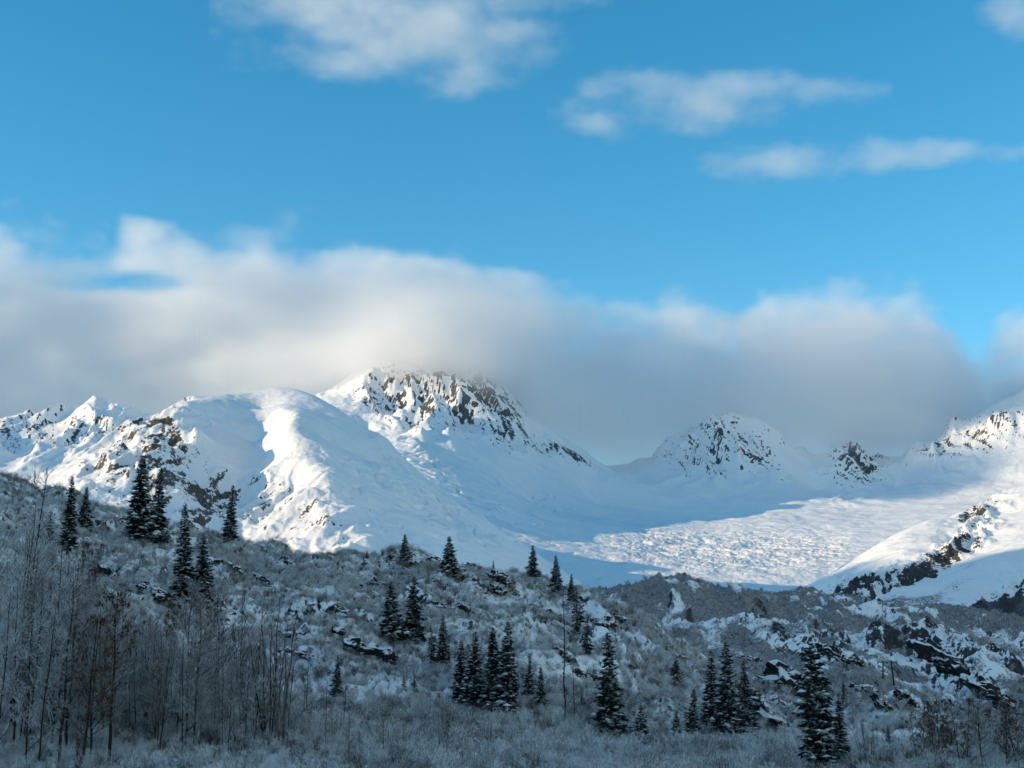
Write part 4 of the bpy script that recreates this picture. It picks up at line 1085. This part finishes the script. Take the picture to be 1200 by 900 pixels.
# the grey bank that lies on the peaks
top_px = [-500, -100, 0, 60, 110, 125, 140, 180, 220, 270, 330, 400, 440, 490, 540, 600, 640, 700, 760, 820, 868, 900, 940, 1000, 1050, 1090, 1125, 1150, 1165, 1200, 1300, 1700]
top_py = [240, 246, 244, 250, 250, 242, 246, 254, 250, 250, 276, 290, 284, 286, 294, 308, 320, 328, 336, 344, 366, 344, 336, 342, 346, 336, 360, 388, 398, 372, 350, 400]
base_px = [-500, 0, 300, 420, 520, 640, 760, 930, 1000, 1080, 1200, 1700]
base_py = [505, 505, 505, 478, 480, 535, 545, 535, 535, 525, 520, 510]
Yref = 9350.0
def z_at(px, py): return (800 - py) / FPX * Yref * 1.0
def bank_field(x, y, z):
    px = 600 + FPX * x / y
    zt = z_at(0, np.interp(px, top_px, top_py) - 2); zb = z_at(0, np.interp(px, base_px, base_py))
    n1 = fbm3(x / 900, y / 900, z / 520, 5, 501, .58)
    n2 = fbm3(x / 2600, y / 2600, z / 1500, 2, 521)
    n3 = fbm3(x / 260, y / 260, z / 190, 3, 541, .6)
    t = (zt - 30 + 150 * n1 + 75 * n3 - z) / 130.0
    b = (z - zb + 130 * n1 + 90 * n2) / 420.0
    f = (y - 9150 - 800 * sstep(670, 750, px) * sstep(2350, 1950, z) + 260 * n1 + 260 * n2 + 250 * np.clip((zt - z) / 1500, 0, 1) + 700 * np.exp(-((px - 510) / 110) ** 2) * sstep(2500, 2150, z)) / 420.0
    k = (12100 - y) / 600.0
    d = sstep(0, 1, t) * sstep(0, 1, b) * sstep(0, 1, f) * sstep(0, 1, k)
    hole = np.exp(-(((px - 145) / 58) ** 2 + ((800 - FPX * z / y - 324) / 13) ** 2))
    thin = np.clip(1.15 + .5 * n2 + .6 * n1, .2, 1.3) * (.48 + .52 * sstep(0, 600, z - zb))
    cap = np.exp(-((px - 505) / 100) ** 2) * sstep(1850, 2030, z + 70 * n1) * sstep(2600, 2300, z) * sstep(8350, 8700, y + 120 * n1) * sstep(9800, 9400, y)
    return np.clip(d * thin / 2.6 + .6 * cap - .75 * hole * np.clip(.75 + .9 * n1 + .5 * n3, .1, 1.4), 0, 1)
bank_mat = cloud_material('cloud_vapour', 0.0064, 1.0)
cloud('cloud_bank', (-9000, 8300, 1350), (6200, 12100, 3700), (400, 60, 96), bank_field, bank_mat, 'long soft grey cloud bank resting on the snowy peaks across the whole picture')
def wisp(px0, px1, py0, py1, Y, thick, seed, shape, label, res, sigma=1.0):
    A, B = pt(px0, py1, Y), pt(px1, py0, Y)
    x0, x1, z0, z1 = A[0], B[0], A[2], B[2]
    def field(x, y, z):
        u, v = (x - x0) / (x1 - x0), (z - z0) / (z1 - z0)
        n1 = fbm3(x / 600, y / 500, z / 300, 5, seed, .62); n2 = fbm3(x / 1500, y / 1500, z / 900, 2, seed + 20)
        t = shape(u, v) + .55 * n1 + .15 * n2 - ((y - Y) / thick) ** 2
        return sstep(-.18, .95, t) * np.clip(.85 + .7 * n1, .15, 1.2) * sigma
    return cloud('wispy_cloud', (x0, Y - thick * 1.3, z0), (x1, Y + thick * 1.3, z1), res, field, wisp_mat, label)
wisp_mat = cloud_material('thin_cloud_vapour', 0.0023, 1.0)
def ell(*es):
    return lambda u, v: np.max([h - .8 * (((u - a) * math.cos(r) + (v - b) * math.sin(r)) / c) ** 2 - ((-(u - a) * math.sin(r) + (v - b) * math.cos(r)) / d) ** 2 for a, b, c, d, r, h in es], axis=0)
wisp(240, 720, -60, 150, 9400, 420, 601, ell((.42, .62, .46, .40, -.1, .62), (.26, .74, .26, .22, 0, .5), (.58, .42, .30, .26, .1, .62), (.80, .74, .24, .16, .1, .35), (.45, .95, .5, .3, 0, .5)), 'large ragged white cloud at the top of the blue sky', (160, 30, 80))
wisp(640, 1040, 55, 180, 9400, 330, 641, ell((.26, .45, .24, .34, 0, .70), (.45, .50, .40, .30, 0, .66), (.68, .58, .34, .20, 0, .62)), 'white cloud streak, upper one of the two at the right of the sky', (150, 26, 60))
wisp(790, 1220, 140, 225, 9400, 260, 681, ell((.26, .40, .22, .34, .05, .72), (.50, .50, .40, .26, 0, .62), (.74, .54, .32, .2, -.03, .6)), 'thin long white cloud streak, lower one of the two at the right of the sky', (160, 24, 50))
wisp(1130, 1300, -20, 60, 9400, 200, 721, ell((.42, .5, .32, .36, 0, .75)), 'small white cloud at the top right corner of the sky', (50, 20, 30))
# unseen cloud added overhead and behind the camera, whitens the blue foreground shade
fill_cloud_mat = cloud_material('fill_cloud_vapour', 0.0027, 1.0)
def fill_cloud_field(x, y, z):
    n = fbm3(x / 2600, y / 2600, z / 1500, 5, 801, .55)
    r_ = np.maximum(np.abs((x - 4500) / 8800), np.abs((y + 4200) / 8200))
    return sstep(-.18, .45, n + .24 - ((z - 3000) / 420) ** 2) * sstep(1, .85, r_)
cloud('added_fill_cloud', (-4300, -12400, 2450), (13300, 4000, 3550), (130, 120, 22), fill_cloud_field, fill_cloud_mat, 'unseen thin clouds added overhead to whiten the foreground shade')
stamp('clouds')
